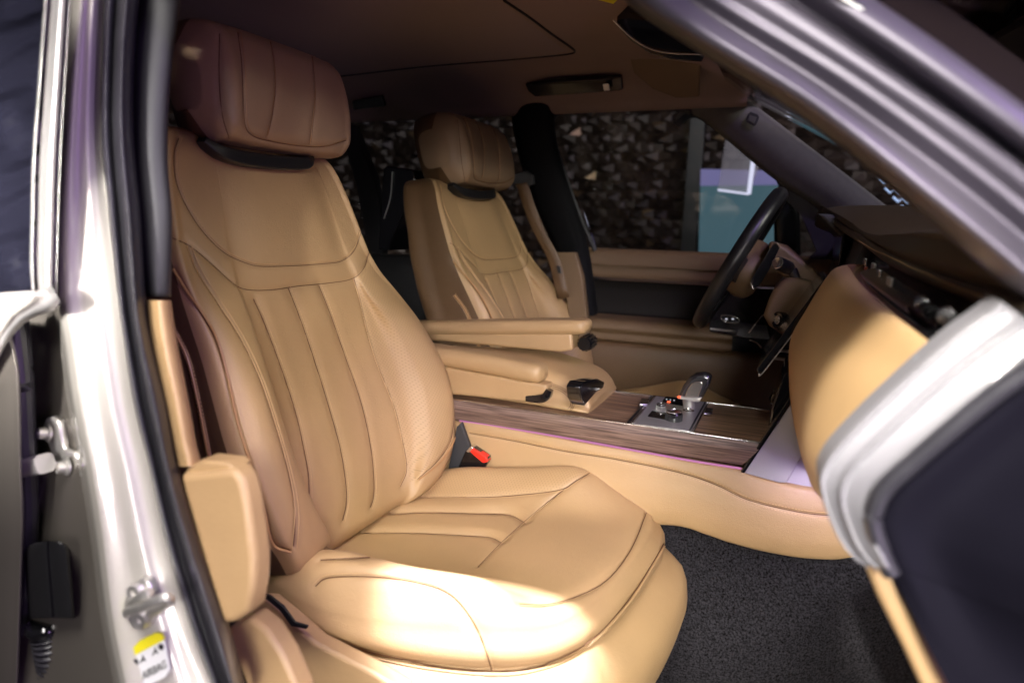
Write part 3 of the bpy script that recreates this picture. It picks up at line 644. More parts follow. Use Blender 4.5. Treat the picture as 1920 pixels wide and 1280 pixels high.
rw = [[PY(row[0][0]+dx, row[0][1]+dy, yy+r_) for dx, dy, r_ in ((-10, 10, .10), (-8, 6, .065), (0, 0, .05), (12, -2, .045), (26, -8, .04), (34, -10, .06))] for row, yy in zip(aln, yst)]
loft('pillar_seal', rw, M['rubber'], body, nr=10, nc=5)
# windscreen black border and edge, outside the pillar
loft('windscreen_border', [[PY(row[11][0]+d*.55, row[11][1]-d*.83, yy+.035+d*.0009) for d in (-6, 6, 30, 55, 72)] for row, yy in zip(aln, yst)], mat('black_glass_border', (.012, .008, .008), .25, coat=.3), body, nr=8, nc=4)
tube('windscreen_reflection', [PY(1545, -20, .688), PY(1600, 14, .684), PY(1681, 60, .678)], .0042, M['chrome'], body)  # chrome tube added to stand for a light strip reflected in the glass
# roof skin above the opening (real shade-giver), near side to far side
RX = [-1.9, -1.4, -.9, -.5, -.25, -.12]
def roofrow(x, dz=0): return [(x, .62, 1.645+dz), (x, .635, 1.69+dz), (x, .70, 1.73+dz), (x, .85, 1.80+dz), (x, 1.1, 1.845+dz), (x, 1.42, 1.855+dz), (x, 1.75, 1.845+dz), (x, 1.98, 1.81+dz), (x, 2.12, 1.74+dz)]
loft('roof', [roofrow(x, .03-.08*max(0, x+.5)**1.2) for x in RX], M['paint'], body, nr=4, nc=4, thick=.008)
# headliner
zl = lambda x, y: 1.822-.20*max(0, abs(y-1.40)-.40)**1.35*1.6-(.35*max(0, x+.42)**1.5)
def hl(x): return [(x, .66, 1.665), (x, .70, 1.70), (x, .80, 1.745), (x, .95, zl(x, .95)-.02), (x, 1.15, zl(x, 1.15)), (x, 1.4, zl(x, 1.4)), (x, 1.65, zl(x, 1.65)), (x, 1.80, zl(x, 1.80)), (x, 1.90, 1.808-.3*max(0, x+.42)**1.5), (x, 1.98, 1.782-.2*max(0, x+.42)**1.5), (x, 2.035, 1.75), (x, 2.055, 1.728), (x, 2.075, 1.722), (x, 2.12, 1.73)]
HX = [-2.0, -1.5, -1.1, -.7, -.42, -.30, -.22, -.17]
hlr = loft('headliner', [hl(x) for x in HX], M['liner'], body, nr=10, nc=8)
hlb = bvh_of(hlr)
gs_ = [h for h in [hits(hlb, [(600, 146), (660, 140), (800, 124), (950, 112), (1040, 104), (1070, 100), (1079, 97), (1070, 88), (1030, 60), (990, 30), (945, 0)], jump=.4)] if h]
print('GS', len(gs_), gs_[0][0][[0, -1]] if gs_ else '')
if gs_: V, F = join(seamline(gs_, .003, .001)); mk('panel_gap', V, F, M['ink'], hlr)
assign_src = hlr; hlr.data.materials.append(M['roofpanel']); assign_mat(hlr, [[(300, 180), (600, 146), (950, 112), (1075, 98), (945, 0), (900, -60), (200, -60)]], 1, True)
# roof console lip + sun visor + reading lamp pod
slab('sun_visor', [PY(x, y, 1.93, -.9, 1.75) for x, y in [(1178, 92), (1250, 104), (1316, 104), (1312, 180), (1270, 182), (1225, 165), (1190, 135)]], (0, -.012, -.006), M['mouse'], body, .005)
pod = slab('overhead_console', [PY(x, y, 1.45, -.5, 1.75) for x, y in [(1155, 30), (1185, 62), (1220, 85), (1260, 96), (1320, 100), (1330, 60), (1250, 20), (1180, 5)]], (0, 0, -.02), M['gloss'], body, .008)
tube('pod_rim', [PY(x, y, 1.43, -.5, 1.75) for x, y in [(1150, 38), (1185, 72), (1220, 92), (1260, 100), (1330, 103)]], .0015, M['chrome'], pod)
slab('visor_label', [PY(x, y, 1.30, -.5, 1.75) for x, y in [(1090, -8), (1150, 8), (1160, -2), (1150, -20)]], (0, 0, .002), M['yellow'], body, 0)
# grab handle
gh = slab('grab_handle_recess', [PY(x, y, 1.925, -.6, 1.8) for x, y in [(984, 158), (1010, 154), (1165, 142), (1168, 168), (1160, 171), (1020, 181), (1003, 182), (990, 172)]], (0, .012, .008), M['gloss'], body, .004)
tube('grab_handle', [PY(x, y, 1.915, -.6, 1.8) for x, y in [(1000, 158), (1040, 153), (1120, 148), (1165, 144)]], [.004, .009, .009, .004], M['gloss'], gh, sec=rsec(1, .7), n=6)
slab('coat_hook', [PY(x, y, 1.90, -.6, 1.8) for x, y in [(1130, 158), (1141, 157), (1143, 169), (1132, 170)]], (0, .008, 0), M['satin'], gh, .001)
gh2 = slab('rear_grab_handle', [PY(x, y, 1.925, -.6, 1.8) for x, y in [(660, 190), (715, 180), (722, 200), (662, 207)]], (0, .012, .008), M['gloss'], body, .003)
# far side: roof rail, B pillar, C pillar, A pillar trim
def fb(x, y): return PY(x, y, 2.16, -.17, 1.5)
rw = [[PY(x0-8, y, 2.22, -.17, 1.5), PY(x0, y, 2.10, -.17, 1.5), PY((x0+x1)/2, y, 2.075, -.17, 1.5), PY(x1-6, y, 2.10, -.17, 1.5), PY(x1, y, 2.16, -.17, 1.5), PY(x1-3, y, 2.24, -.17, 1.5)] for y, x0, x1 in [(190, 968, 1048), (232, 968, 1040), (300, 982, 1052), (380, 1010, 1078), (465, 1046, 1104), (560, 1075, 1118), (640, 1075, 1128)]]
loft('far_pillar_trim', rw, mat('matte_black_fabric', (.008, .008, .009), .85, spec=.1), body, nr=8, nc=6)
slab('far_pillar_leather', [PY(x, y, 2.06) for x, y in [(1038, 473), (1078, 473), (1092, 520), (1100, 590), (1106, 640), (1070, 640), (1062, 560)]], (0, .03, 0), M['mouse'], body, .004)
slab('rear_pillar_trim', [PY(x, y, 2.15, -.17, 1.5) for x, y in [(636, 236), (662, 234), (700, 330), (722, 440), (716, 480), (690, 470), (668, 350)]], (0, .04, 0), M['softblack'], body, .004)
rw = []
for a, b in (((1262, 230), (1340, 130)), ((1295, 212), (1378, 172)), ((1350, 250), (1425, 205)), ((1440, 325), (1500, 262)), ((1530, 385), (1590, 330)), ((1600, 440), (1680, 400)), ((1640, 480), (1740, 445))):
    A_ = PY(*a, 2.17, -.12, 1.5); B_ = PY(*b, 2.17, -.12, 1.5)
    rw.append([A_+(0, .10, 0), A_+(0, .0, 0), A_*.8+B_*.2+(0, -.025, 0), A_*.5+B_*.5+(0, -.035, 0), A_*.15+B_*.85+(0, -.028, 0), B_+(0, -.01, 0), B_+(0, .08, 0)])
fa = loft('far_windscreen_pillar', rw, M['pillar_fabric'], body, nr=8, nc=6)
fab = bvh_of(fa)
slab('pillar_airbag_badge', [PY(x, y, 2.118, -.12, 1.5) for x, y in [(1402, 214), (1407, 209), (1421, 214), (1424, 219), (1418, 234), (1413, 236), (1399, 229), (1398, 224)]], (0, .006, 0), M['softblack'], fa, .002)
slab('badge_face', [PY(x, y, 2.116, -.12, 1.5) for x, y in [(1405, 216), (1419, 220), (1414, 232), (1402, 226)]], (0, .006, 0), M['pillar_fabric'], fa, .001)
# carpet
rw = []
for x, rise, tu in ((-.9, 0, 0), (-.5, 0, 0), (-.25, 0, 0), (-.1, .0, 0), (.02, .03, 0), (.12, .10, 0), (.25, .22, 0), (.4, .36, 0)):
    rw.append([(x, 1.36, .87), (x, 1.345, .80), (x, 1.335, .74+rise*.2), (x, 1.31, .66+rise*.5), (x, 1.26, .575+rise), (x, 1.15, .53+rise), (x, .95, .52+rise), (x, .75, .52+rise), (x, .64, .54+rise), (x, .60, .60+rise)])
cp = loft('floor_carpet', rw, M['carpet'], body, nr=6, nc=6)
# sill / kick panel edge and the dark hinge pillar panel
slab('kick_panel_edge', [PY(x, y, .62) for x, y in [(1617, 1052), (1672, 1060), (1690, 1100), (1735, 1190), (1800, 1320), (1745, 1330), (1690, 1210), (1645, 1120)]], (0, .05, 0), M['leather'], body, .006)
Lp = [(1872, 562), (1860, 578), (1790, 628), (1720, 688), (1640, 762), (1575, 828), (1543, 870), (1534, 905), (1546, 955), (1570, 1010), (1598, 1045), (1625, 1062)]
Rp = [(2010, 650), (1985, 655), (1920, 700), (1860, 742), (1780, 808), (1710, 868), (1660, 915), (1640, 955), (1638, 985), (1650, 1025), (1662, 1056), (1672, 1075)]
prof_ = [(-.02, .04), (0, .009), (.04, .0), (.09, .0), (.13, .003), (.22, .004), (.34, .004), (.40, .001), (.45, .001), (.50, .005), (.62, .006), (.8, .006), (.92, .007), (1.0, .012)]
rw = []
for i, (a, b) in enumerate(zip(Lp, Rp)):
    yy = .655-.004*i; wsc = 1
    A_ = PY(*a, yy); B_ = PY(*b, yy-.03)
    rw.append([A_*(1-u)+B_*u+np.array([0, d, 0]) for u, d in prof_])
fr_ = loft('door_frame_front', rw, M['frame'], body, nr=8, nc=7)
tube('frame_seal', [PY(x, y, .605) for x, y in Rp], .0075, M['rubber'], body, n=8)
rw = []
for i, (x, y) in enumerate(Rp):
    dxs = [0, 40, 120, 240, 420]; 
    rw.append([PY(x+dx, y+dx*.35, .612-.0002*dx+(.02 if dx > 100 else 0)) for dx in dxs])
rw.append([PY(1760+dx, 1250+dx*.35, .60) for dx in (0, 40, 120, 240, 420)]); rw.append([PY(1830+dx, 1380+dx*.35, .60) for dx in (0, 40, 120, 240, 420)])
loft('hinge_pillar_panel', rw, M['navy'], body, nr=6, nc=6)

# ================================================================== DASHBOARD
dash = thing('dashboard', 'tan and black padded dashboard with centre touchscreen, under the windscreen', 'dashboard', (.3, 1.4, .9))
nearp = [(1752, 646), (1740, 648), (1722, 664), (1694, 698), (1645, 742), (1600, 792), (1562, 840), (1541, 880), (1545, 940)]
farp = [(1590, 496), (1566, 503), (1548, 522), (1512, 580), (1484, 632), (1480, 690), (1486, 770), (1506, 835), (1530, 885)]
A_ = np.array([PY(x, y, .685) for x, y in nearp]); B_ = np.array([PY(x, y, 1.36) for x, y in farp])
rw = []
for t in (0, .12, .3, .5, .7, .88, 1):
    P = A_*(1-t)+B_*t; P[:, 0] -= .012*math.sin(math.pi*t); rw.append(P)
rw.append(B_+np.array([.02, .03, 0])); rw.append(B_+np.array([.10, .04, 0]))
rw.insert(0, A_+np.array([.008, -.003, 0])); rw.insert(0, A_+np.array([.03, -.002, 0]))
gb = loft('glovebox_panel', [r for r in rw], M['leather'], dash, nr=6, nc=7)
tube('panel_end_strip', [PY(x+6, y+8, .672) for x, y in nearp[2:8]], .0055, mat('grey_end_strip', (.16, .18, .20), .4), dash)
Tn = [((1590, 500), (1612, 446), 1.42), ((1612, 528), (1660, 485), 1.2), ((1656, 566), (1717, 511), 1.0), ((1698, 600), (1782, 535), .85), ((1735, 634), (1848, 557), .74), ((1760, 655), (1925, 579), .66)]
rw = []
for (a, b, yy) in Tn:
    a = PY(*a, yy); b = PY(*b, yy); rw.append([a+(.035, 0, -.03), a+(.010, 0, -.012), a+(.02, 0, .004), a+(.028, 0, .012), a*.5+b*.5+(.025, 0, 0), b+(.02, 0, -.006), b+(.02, 0, 0)])
band = loft('vent_band', rw, M['gloss'], dash, nr=6, nc=6, sharp=30)
loft('wood_ledge', [[PY(*a, yy)+(.004, 0, .006), PY(*a, yy)+(.0, 0, .016), PY(*a, yy)+(.022, 0, .024)] for a, b, yy in Tn[1:4]], M['ledge'], dash, nr=6, nc=4)
# vents and rollers
for (x, y, yy, r, L) in ((1728, 568, .86, .0075, .030), (1776, 592, .76, .008, .022)):
    c = PY(x, y, yy)+np.array([-.002, 0, 0]); V, F = lathe_geo(c-np.array([0, L/2, 0]), (.15, 1, .05), [(.0005, 0), (r, .001), (r*1.05, L*.2), (r*1.05, L*.8), (r, L), (.0005, L)], 18)
    mk('vent_roller', V, F, M['chrome'], band, 35)
for i, (x, y, yy) in enumerate(((1622, 490, 1.30), (1638, 500, 1.22), (1648, 512, 1.12), (1668, 528, 1.02))):
    c = PY(x, y, yy); box('vent_blade', c, (.004, .045, .012), M['chrome'] if i % 2 == 0 else M['steel'], band, .0015)
box('hazard_button', PY(1628, 503, 1.24)+np.array([-.004, 0, 0]), (.003, .022, .006), mat('hazard_red', (.35, .06, .03), .3), band, .001)
tube('vent_bar', [PY(1672, 530, 1.05), PY(1700, 552, .95), PY(1745, 585, .82)], .008, M['plastic'], band)
# upper pad: lip, slope, crest, top (towards the glass)
Pn = [((1925, 579), (1935, 480), .64), ((1848, 557), (1870, 452), .74), ((1782, 535), (1800, 438), .85), ((1717, 511), (1738, 434), 1.0), ((1660, 485), (1684, 438), 1.2), ((1612, 450), (1630, 442), 1.42), ((1580, 430), (1588, 412), 1.62), ((1545, 402), (1552, 396), 1.85), ((1534, 398), (1542, 393), 1.95), ((1528, 420), (1540, 410), 2.08)]
rw = []
for a, b, yy in Pn:
    a = PY(*a, yy); b = PY(*b, yy); b[2] = max(b[2], a[2]+.008)
    rw.append([a+(.06, 0, -.03), a+(.012, 0, -.012), a+(.0, 0, -.003), a+(.001, 0, .006), a+(.008, 0, .0085), a*.72+b*.28+(0, 0, .006), a*.35+b*.65+(0, 0, .010), b, b+(.05, 0, .008), b+(.16, 0, .010), b+(.35, 0, .0), b+(.42, 0, -.05)])
pad = loft('upper_pad', rw, mat('dark_brown_pad', (.06, .042, .022), .42, bump='leather', bscale=700, bdist=.0003), dash, nr=8, nc=6)
pb = bvh_of(pad); h = hits(pb, [(1612, 447), (1640, 464), (1690, 489), (1740, 509), (1800, 532), (1850, 549)])
if h: groove(pad, [h], .002, .0025, 0, .01); V, F = join(stitches([h], -1, .004)); mk('stitching', V, F, M['thread'], pad)
pc = [PY(*p, yy) for p, yy in [((1540, 560), 1.42), ((1575, 500), 1.42), ((1612, 446), 1.42), ((1700, 470), 1.42), ((1760, 560), 1.42), ((1700, 760), 1.42)]]
slab('instrument_housing', [(.10, 1.40, 1.0), (.09, 1.40, 1.28), (.115, 1.40, 1.37), (.5, 1.40, 1.38), (.5, 1.40, .9), (.15, 1.40, .9)], (0, .78, 0), M['softblack'], dash, .01)
slab('instrument_screen', [(.085, 1.66, 1.30), (.088, 1.66, 1.405), (.094, 1.66, 1.405), (.092, 1.66, 1.30)], (0, .32, 0), M['gloss'], dash, .002)
slab('instrument_hood', [PY(x, y, 1.72) for x, y in [(1532, 400), (1560, 402), (1640, 440), (1620, 470), (1590, 460), (1545, 412)]], (0, .38, 0), M['softblack'], dash, .006)
slab('touchscreen', [PY(x, y, 1.40) for x, y in [(1552, 523), (1560, 528), (1430, 697), (1421, 699), (1418, 692), (1540, 530)]], (0, .29, 0), M['gloss'], dash, .002)
tube('screen_edge', [PY(x, y, 1.398) for x, y in [(1561, 530), (1500, 609), (1431, 698), (1422, 700)]], .0012, M['satin'], dash)
slab('lower_dash', [(.07, 1.38, .98), (.03, 1.38, 1.10), (.04, 1.38, 1.2), (.10, 1.38, 1.24), (.4, 1.38, 1.24), (.4, 1.38, .8), (.1, 1.38, .8)], (0, .70, 0), M['plastic'], dash, .008)
for a, b in (((1460, 657), (1495, 660)), ((1452, 671), (1492, 677))):
    tube('silver_strip', [PY(*a, 1.62), PY(*b, 1.60)], .0035, M['satin'], dash, smoothpath=False)
# ================================================================== STEERING WHEEL
C_w = np.array([-.138, 1.83, 1.300]); dU = _n((.178, 0, .352)); yv = np.array([0, 1., 0]); ax_ = np.cross(dU, yv)  # faces the driver
if ax_[0] > 0: ax_ = -ax_
sw = thing('steering_wheel', 'black leather steering wheel with tan airbag hub, beside the far door window', 'steering wheel', tuple(C_w))
th = np.linspace(0, 2*math.pi, 73)[:-1]
ring = [C_w+yv*math.cos(a)*.187+dU*math.sin(a)*.187*(1 if math.sin(a) > -.75 else .985) for a in th]
V, F = tube_geo(np.array(ring), .0185, 16, True, sec=[(1.0*math.cos(a), 1.05*math.sin(a)) for a in np.linspace(0, 2*math.pi, 17)[:-1]], up=tuple(ax_)); mk('rim', V, F, M['plastic_rim'] if 'plastic_rim' in M else mat('rim_leather', (.012, .012, .012), .33, bump='leather', bscale=700, bdist=.0002), sw, 0)
hub_o = [(.075*math.cos(a)*(1.0+.12*math.cos(2*a)), .062*math.sin(a)) for a in np.linspace(0, 2*math.pi, 25)[:-1]]
def HU(u, v, d): return C_w+yv*u+dU*v+ax_*d
rw = [[HU(u*s, v*s-.008, d) for u, v in hub_o] for s, d in ((.8, -.075), (1.15, -.06), (1.25, -.03), (1.15, -.002), (1.0, .012), (.7, .02), (.3, .022), (.02, .022))]
loft('airbag_hub', rw, M['mouse'], sw, nr=4, nc=3, cycc=True, cap=True)
for sgn in (-1, 1):
    slab('spoke', [HU(sgn*.05, .02, -.03), HU(sgn*.185, .022, -.012), HU(sgn*.185, -.03, -.012), HU(sgn*.10, -.045, -.03), HU(sgn*.05, -.05, -.03)], ax_*.022, M['plastic'], sw, .006)
slab('spoke', [HU(-.035, -.05, -.03), HU(.035, -.05, -.03), HU(.02, -.185, -.01), HU(-.02, -.185, -.01)], ax_*.018, M['gloss'], sw, .005)
slab('thumb_switches', [HU(-.155, .02, .004), HU(-.095, .024, .004), HU(-.09, -.03, .004), HU(-.15, -.035, .004)], ax_*.009, M['gloss'], sw, .003)
pdl = slab('shift_paddle', [PY(x, y, 1.70) for x, y in [(1452, 455), (1458, 456), (1462, 464), (1440, 510), (1424, 536), (1414, 540), (1410, 532), (1418, 508)]], (0, .03, 0), M['gloss'], sw, .002)
tube('paddle_edge', [PY(x, y, 1.698) for x, y in [(1462, 464), (1456, 455), (1448, 462), (1430, 490), (1416, 514), (1409, 530), (1413, 541)]], .0016, M['chrome'], sw, n=5)
col = thing('steering_column', 'brown steering column shroud with black stalk and round knob behind the wheel', 'steering column', tuple(PY(1480, 560, 1.75)))
slab('column_shroud', [PY(x, y, 1.70) for x, y in [(1441, 562), (1452, 540), (1470, 522), (1495, 520), (1530, 530), (1560, 540), (1540, 600), (1500, 622), (1462, 624), (1442, 612), (1431, 592)]], (0, .16, 0), M['mouse'], col, .012)
slab('upper_shroud', [PY(x, y, 1.72) for x, y in [(1440, 452), (1475, 462), (1520, 500), (1560, 540), (1500, 530), (1470, 520), (1448, 500)]], (0, .14, 0), M['mouse'], col, .01)
c = PY(1458, 493, 1.66); d = _n(PY(1486, 505, 1.72)-c)
lathe('indicator_stalk', c, d, [(.0005, .002), (.011, .002), (.014, 0), (.0155, .004), (.0155, .05), (.012, .056), (.0005, .056)], M['plastic'], col, 24)
lathe('stalk_ring', c-d*.001, d, [(.0105, 0), (.012, -.0006), (.0135, 0), (.012, .001)], M['chrome'], col, 24)
tube('stalk_arm', [PY(1485, 505, 1.72), PY(1492, 525, 1.72), PY(1491, 552, 1.72), PY(1500, 566, 1.74), PY(1530, 566, 1.76)], [.012, .011, .011, .013, .012], M['plastic'], col)
kc = PY(1461, 600, 1.69); lathe('round_knob', kc, (-.75, -.55, .1), [(.0005, .004), (.008, .004), (.009, .006), (.010, .003), (.016, .003), (.0195, .006), (.0205, 0), (.0205, -.01)], M['gloss'], col, 28)
lathe('knob_ring', kc+_n((-.75, -.55, .1))*.006, (-.75, -.55, .1), [(.0085, 0), (.0095, .0012), (.0105, 0)], M['chrome'], col, 24)
# ================================================================== FAR FRONT DOOR
fd = thing('front_door', "closed far front door with brown leather trim and window, beyond the driver's seat", 'car door', (-.3, 2.2, .6))
XE = (-.665, .12)
def ext(name, prof, m_, x0=XE[0], x1=XE[1], n=5, sharp=30, nc=4):
    return loft(name, [[(x, y, z) for y, z in prof] for x in np.linspace(x0, x1, n)], m_, fd, nr=2, nc=nc, sharp=sharp)
ext('belt_trim', [(2.30, 1.300), (2.235, 1.304), (2.205, 1.300), (2.192, 1.285), (2.190, 1.25), (2.200, 1.248), (2.203, 1.212), (2.22, 1.205)], M['mouse'])
ext('chrome_line', [(2.206, 1.207), (2.196, 1.206), (2.195, 1.199), (2.206, 1.198)], M['chrome'], nc=2)
ext('dark_insert', [(2.207, 1.198), (2.222, 1.19), (2.224, 1.10), (2.21, 1.078)], M['gloss_insert'] if 'gloss_insert' in M else mat('dark_insert', (.009, .007, .006), .6, spec=.2), nc=3)
ext('door_shell', [(2.24, 1.29), (2.24, .5)], M['softblack'], x0=-.7, x1=.5, nc=2)
ext('door_armrest', [(2.22, 1.082), (2.16, 1.079), (2.125, 1.075), (2.112, 1.062), (2.110, 1.045), (2.122, 1.032), (2.122, 1.010), (2.140, 1.0)], M['mouse'], x1=-.16)
ext('door_pocket', [(2.15, 1.005), (2.128, .99), (2.12, .93), (2.13, .80), (2.16, .62)], M['leather_brown'])
ar = [PY(x, y, 2.11) for x, y in [(1418, 625), (1432, 640), (1440, 660), (1430, 668)]]
tube('armrest_chrome', [PY(x, y, 2.10) for x, y in [(1405, 637), (1418, 642), (1428, 652)]], .0028, M['chrome'], fd)
sp_ = slab('switch_pack', [PY(x, y, 2.10) for x, y in [(1330, 598), (1440, 610), (1445, 636), (1400, 634), (1330, 622)]], (0, .06, 0), M['gloss'], fd, .003)
tube('handle_frame', [PY(x, y, 2.095) for x, y in [(1352, 591), (1380, 594), (1385, 604), (1360, 603)]], .0022, M['chrome'], fd, cyc=True, n=3)
for x in (1362, 1374): V, F = box_geo(PY(x, 598, 2.093), (.006, .004, .004)); mk('switch_light', V, F, M['whitelight'], fd)
tube('switch_trim', [PY(1332, 616, 2.096), PY(1380, 622, 2.096)], .003, M['satin'], fd, smoothpath=False)
tube('switch_trim', [PY(1404, 624, 2.096), PY(1430, 590, 2.096)], .0015, M['chrome'], fd, smoothpath=False)
glass = bpy.data.materials.new('window_glass'); glass.use_nodes = True; nt = glass.node_tree; nt.nodes.clear()
o_ = nt.nodes.new('ShaderNodeOutputMaterial'); tr = nt.nodes.new('ShaderNodeBsdfTransparent'); tr.inputs[0].default_value = (.82, .84, .84, 1); gl = nt.nodes.new('ShaderNodeBsdfGlossy'); gl.inputs[1].default_value = .02; mx = nt.nodes.new('ShaderNodeMixShader')
fz = nt.nodes.new('ShaderNodeFresnel'); fz.inputs[0].default_value = 1.22; nt.links.new(fz.outputs[0], mx.inputs[0]); nt.links.new(tr.outputs[0], mx.inputs[1]); nt.links.new(gl.outputs[0], mx.inputs[2]); nt.links.new(mx.outputs[0], o_.inputs[0])
slab('window_pane', [(-.80, 2.14, 1.75), (-.33, 2.14, 1.74), (.0, 2.2, 1.52), (.13, 2.25, 1.30), (-.64, 2.25, 1.30)], (0, .004, 0), glass, fd, 0)
slab('quarter_panel', [PY(x, y, 2.2) for x, y in [(1440, 310), (1458, 345), (1470, 372), (1500, 400), (1530, 470), (1500, 500), (1640, 500), (1640, 430), (1560, 390), (1470, 325)]], (0, .02, 0), M['softblack'], fd, .003)
tube('window_frame', [PY(x, y, 2.14, -.2, 1.5) for x, y in [(1116, 470), (1085, 400), (1060, 330), (1038, 260), (1036, 225), (1052, 212), (1100, 206), (1180, 204), (1262, 203), (1295, 211)]], .0075, M['softblack'], fd)
mr = thing('wing_mirror', 'black door mirror seen through the far window corner behind the steering wheel', 'mirror', tuple(PY(1470, 420, 2.4)))
slab('mirror_housing', [PY(x, y, 2.36) for x, y in [(1462, 330), (1480, 345), (1500, 400), (1502, 480), (1478, 520), (1452, 500), (1450, 400)]], (0, .16, 0), M['gloss'], mr, .02)
slab('mirror_foot', [PY(x, y, 2.31) for x, y in [(1480, 490), (1520, 500), (1520, 540), (1470, 530)]], (0, .08, 0), M['plastic'], mr, .006)
belt = thing('seat_belt', "tan seat belt webbing hanging beside the driver's seat on the far pillar", 'seat belt', tuple(PY(1000, 400, 2.03)))
rw = []
for (x, y) in ((966, 345), (972, 360), (985, 400), (1005, 445), (1028, 490), (1045, 560)):
    rw.append([PY(x, y, 2.03), PY(x+11, y-1, 2.025), PY(x+22, y-3, 2.028)])
loft('webbing', rw, M['leather_brown'], belt, nr=4, nc=4, thick=.002)
slab('belt_guide', [PY(x, y, 2.03) for x, y in [(958, 338), (966, 326), (985, 320), (998, 328), (1000, 345), (985, 352), (966, 356)]], (0, .02, 0), M['softblack'], belt, .003)
slab('belt_button', [PY(x, y, 2.02) for x, y in [(1043, 498), (1050, 500), (1052, 513), (1046, 512)]], (0, .01, 0), M['plastic'], belt, .001)
# rear entertainment screen behind the far seat, rear bench and its tray
rs = thing('rear_screen', "black rear passenger screen on the back of the driver's seat", 'screen', tuple(PY(745, 380, 1.95)))
slab('screen_panel', [PY(x, y, 1.75) for x, y in [(718, 316), (726, 310), (775, 318), (780, 345), (740, 440), (728, 470), (708, 468), (712, 400)]], (0, .20, 0), M['gloss'], rs, .005)
tube('screen_trim', [PY(x, y, 1.745) for x, y in [(736, 322), (732, 370), (720, 410)]], .0016, M['satin'], rs)
rb = thing('rear_bench', 'dark rear seat and trim seen between the two front seats', 'rear seat', (-1.7, 1.5, .6))
box('bench_back', (-1.95, 1.5, .95), (.16, 1.2, .75), M['softblack'], rb, .05)
box('bench_cushion', (-1.65, 1.5, .65), (.5, 1.2, .22), M['softblack'], rb, .05)
box('rear_door_trim', (-1.6, 2.2, .95), (1.3, .06, .60), M['softblack'], rb, .01)
slab('silver_handle', [PY(x, y, 2.12) for x, y in [(714, 452), (756, 452), (757, 462), (716, 463)]], (0, .01, 0), M['satin'], rb, .002)
# windscreen glass and rear far window
slab('windscreen', [(-.22, .74, 1.77), (-.22, 2.06, 1.77), (.50, 2.22, 1.39), (.50, .62, 1.39)], _n((.46, 0, .88))*.005, glass, body, 0)
slab('rear_window_pane', [(-1.85, 2.14, 1.73), (-.93, 2.14, 1.74), (-.93, 2.24, 1.27), (-1.85, 2.24, 1.27)], (0, .004, 0), glass, body, 0)

# ================================================================== REAR DOOR (open, at the left edge)
rd = thing('rear_door', 'open rear door at the left edge with dark window, silver frame and hinge arm', 'car door', (-.95, .46, .7))
M['ripple'] = mat('dark_rear_glass', (.008, .008, .014), .24, coat=.15)
gw = []
rw = []
for i, z in enumerate(np.linspace(-60, 560, 46)):
    xr = 88-(z+0)*.05; row = []
    for j, u in enumerate(np.linspace(0, 1, 14)):
        yy = .503+.0035*math.sin(i*1.0+1.9*math.sin(j*.35+i*.3))+.0015*math.sin(i*1.9+j*.6)
        row.append(PY(-60+(xr+60)*u, z, yy, .06))
    rw.append(row)
loft('window_glass', rw, M['ripple'], rd, nr=3, nc=3)
rw = []
for y, a, b in [(-40, 86, 134), (150, 72, 122), (300, 61, 113), (420, 58, 109), (500, 57, 107), (560, 62, 105)]:
    w_ = b-a; rw.append([PY(a+u*w_, y, .475+d, .1) for u, d in ((-.02, .03), (0, .004), (.08, 0), (.12, .012), (.2, .012), (.35, .002), (.6, .0), (.8, .006), (.84, .02), (.92, .02), (1, .008), (1.03, .04))])
loft('window_frame', rw, M['satin'], rd, nr=6, nc=6)
rw = []
for (x, y) in ((108, 556), (92, 572), (62, 582), (34, 600), (12, 628), (-10, 670), (-40, 720)):
    rw.append([PY(x-14, y-26, .475, .1), PY(x-8, y-14, .463, .1), PY(x, y, .462, .1), PY(x+4, y+8, .472, .1), PY(x+6, y+12, .50, .1)])
loft('frame_sweep', rw, M['satin'], rd, nr=6, nc=5)
slab('door_shoulder', [PY(x, y, .468) for x, y in [(-60, 552), (0, 549), (50, 546), (62, 552), (55, 568), (20, 592), (0, 620), (-40, 680)]], (0, .02, 0), M['paint'], rd, .003)
rw = []
for y, a, b in [(600, -80, 20), (700, -80, 42), (850, -80, 46), (1000, -80, 50), (1300, -80, 40)]:
    rw.append([PY(a, y, .49), PY(a+60, y, .49), PY(b-20, y, .492), PY(b-6, y, .50), PY(b, y, .56)])
loft('door_edge_panel', rw, M['paint_shaded'], rd, nr=6, nc=5)
tube('door_seal', [PY(x, y, .525) for x, y in [(30, 590), (42, 700), (50, 830), (56, 960), (52, 1100), (40, 1300)]], .010, M['rubber'], rd)
tube('door_seal_lip', [PY(x, y, .545) for x, y in [(44, 590), (54, 700), (62, 850), (70, 1000), (70, 1150), (66, 1300)]], .006, M['rubber'], rd)
hg = thing('hinge_bracket', 'silver door hinge bracket with two bolts and check arm on the painted pillar', 'hinge', tuple(PY(110, 850, .53)))
slab('mounting_plate', [PY(x, y, .55) for x, y in [(78, 800), (85, 784), (100, 780), (112, 790), (120, 820), (130, 846), (148, 852), (160, 870), (156, 896), (135, 902), (108, 896), (100, 870), (92, 840)]], (0, .012, 0), M['steel'], hg, .003)
tube('plate_flange', [PY(x, y, .545) for x, y in [(100, 784), (112, 795), (117, 820), (124, 842), (142, 852), (155, 870), (156, 890)]], .004, M['steel'], hg)
for x, y in ((92, 811), (127, 874)):
    lathe('hinge_bolt', PY(x, y, .548), (-.25, -1, .15), [(.0005, .007), (.0045, .007), (.005, .012), (.0075, .013), (.0085, .004), (.0115, .003), (.012, 0)], M['steel'], hg, 6 if 0 else 24)
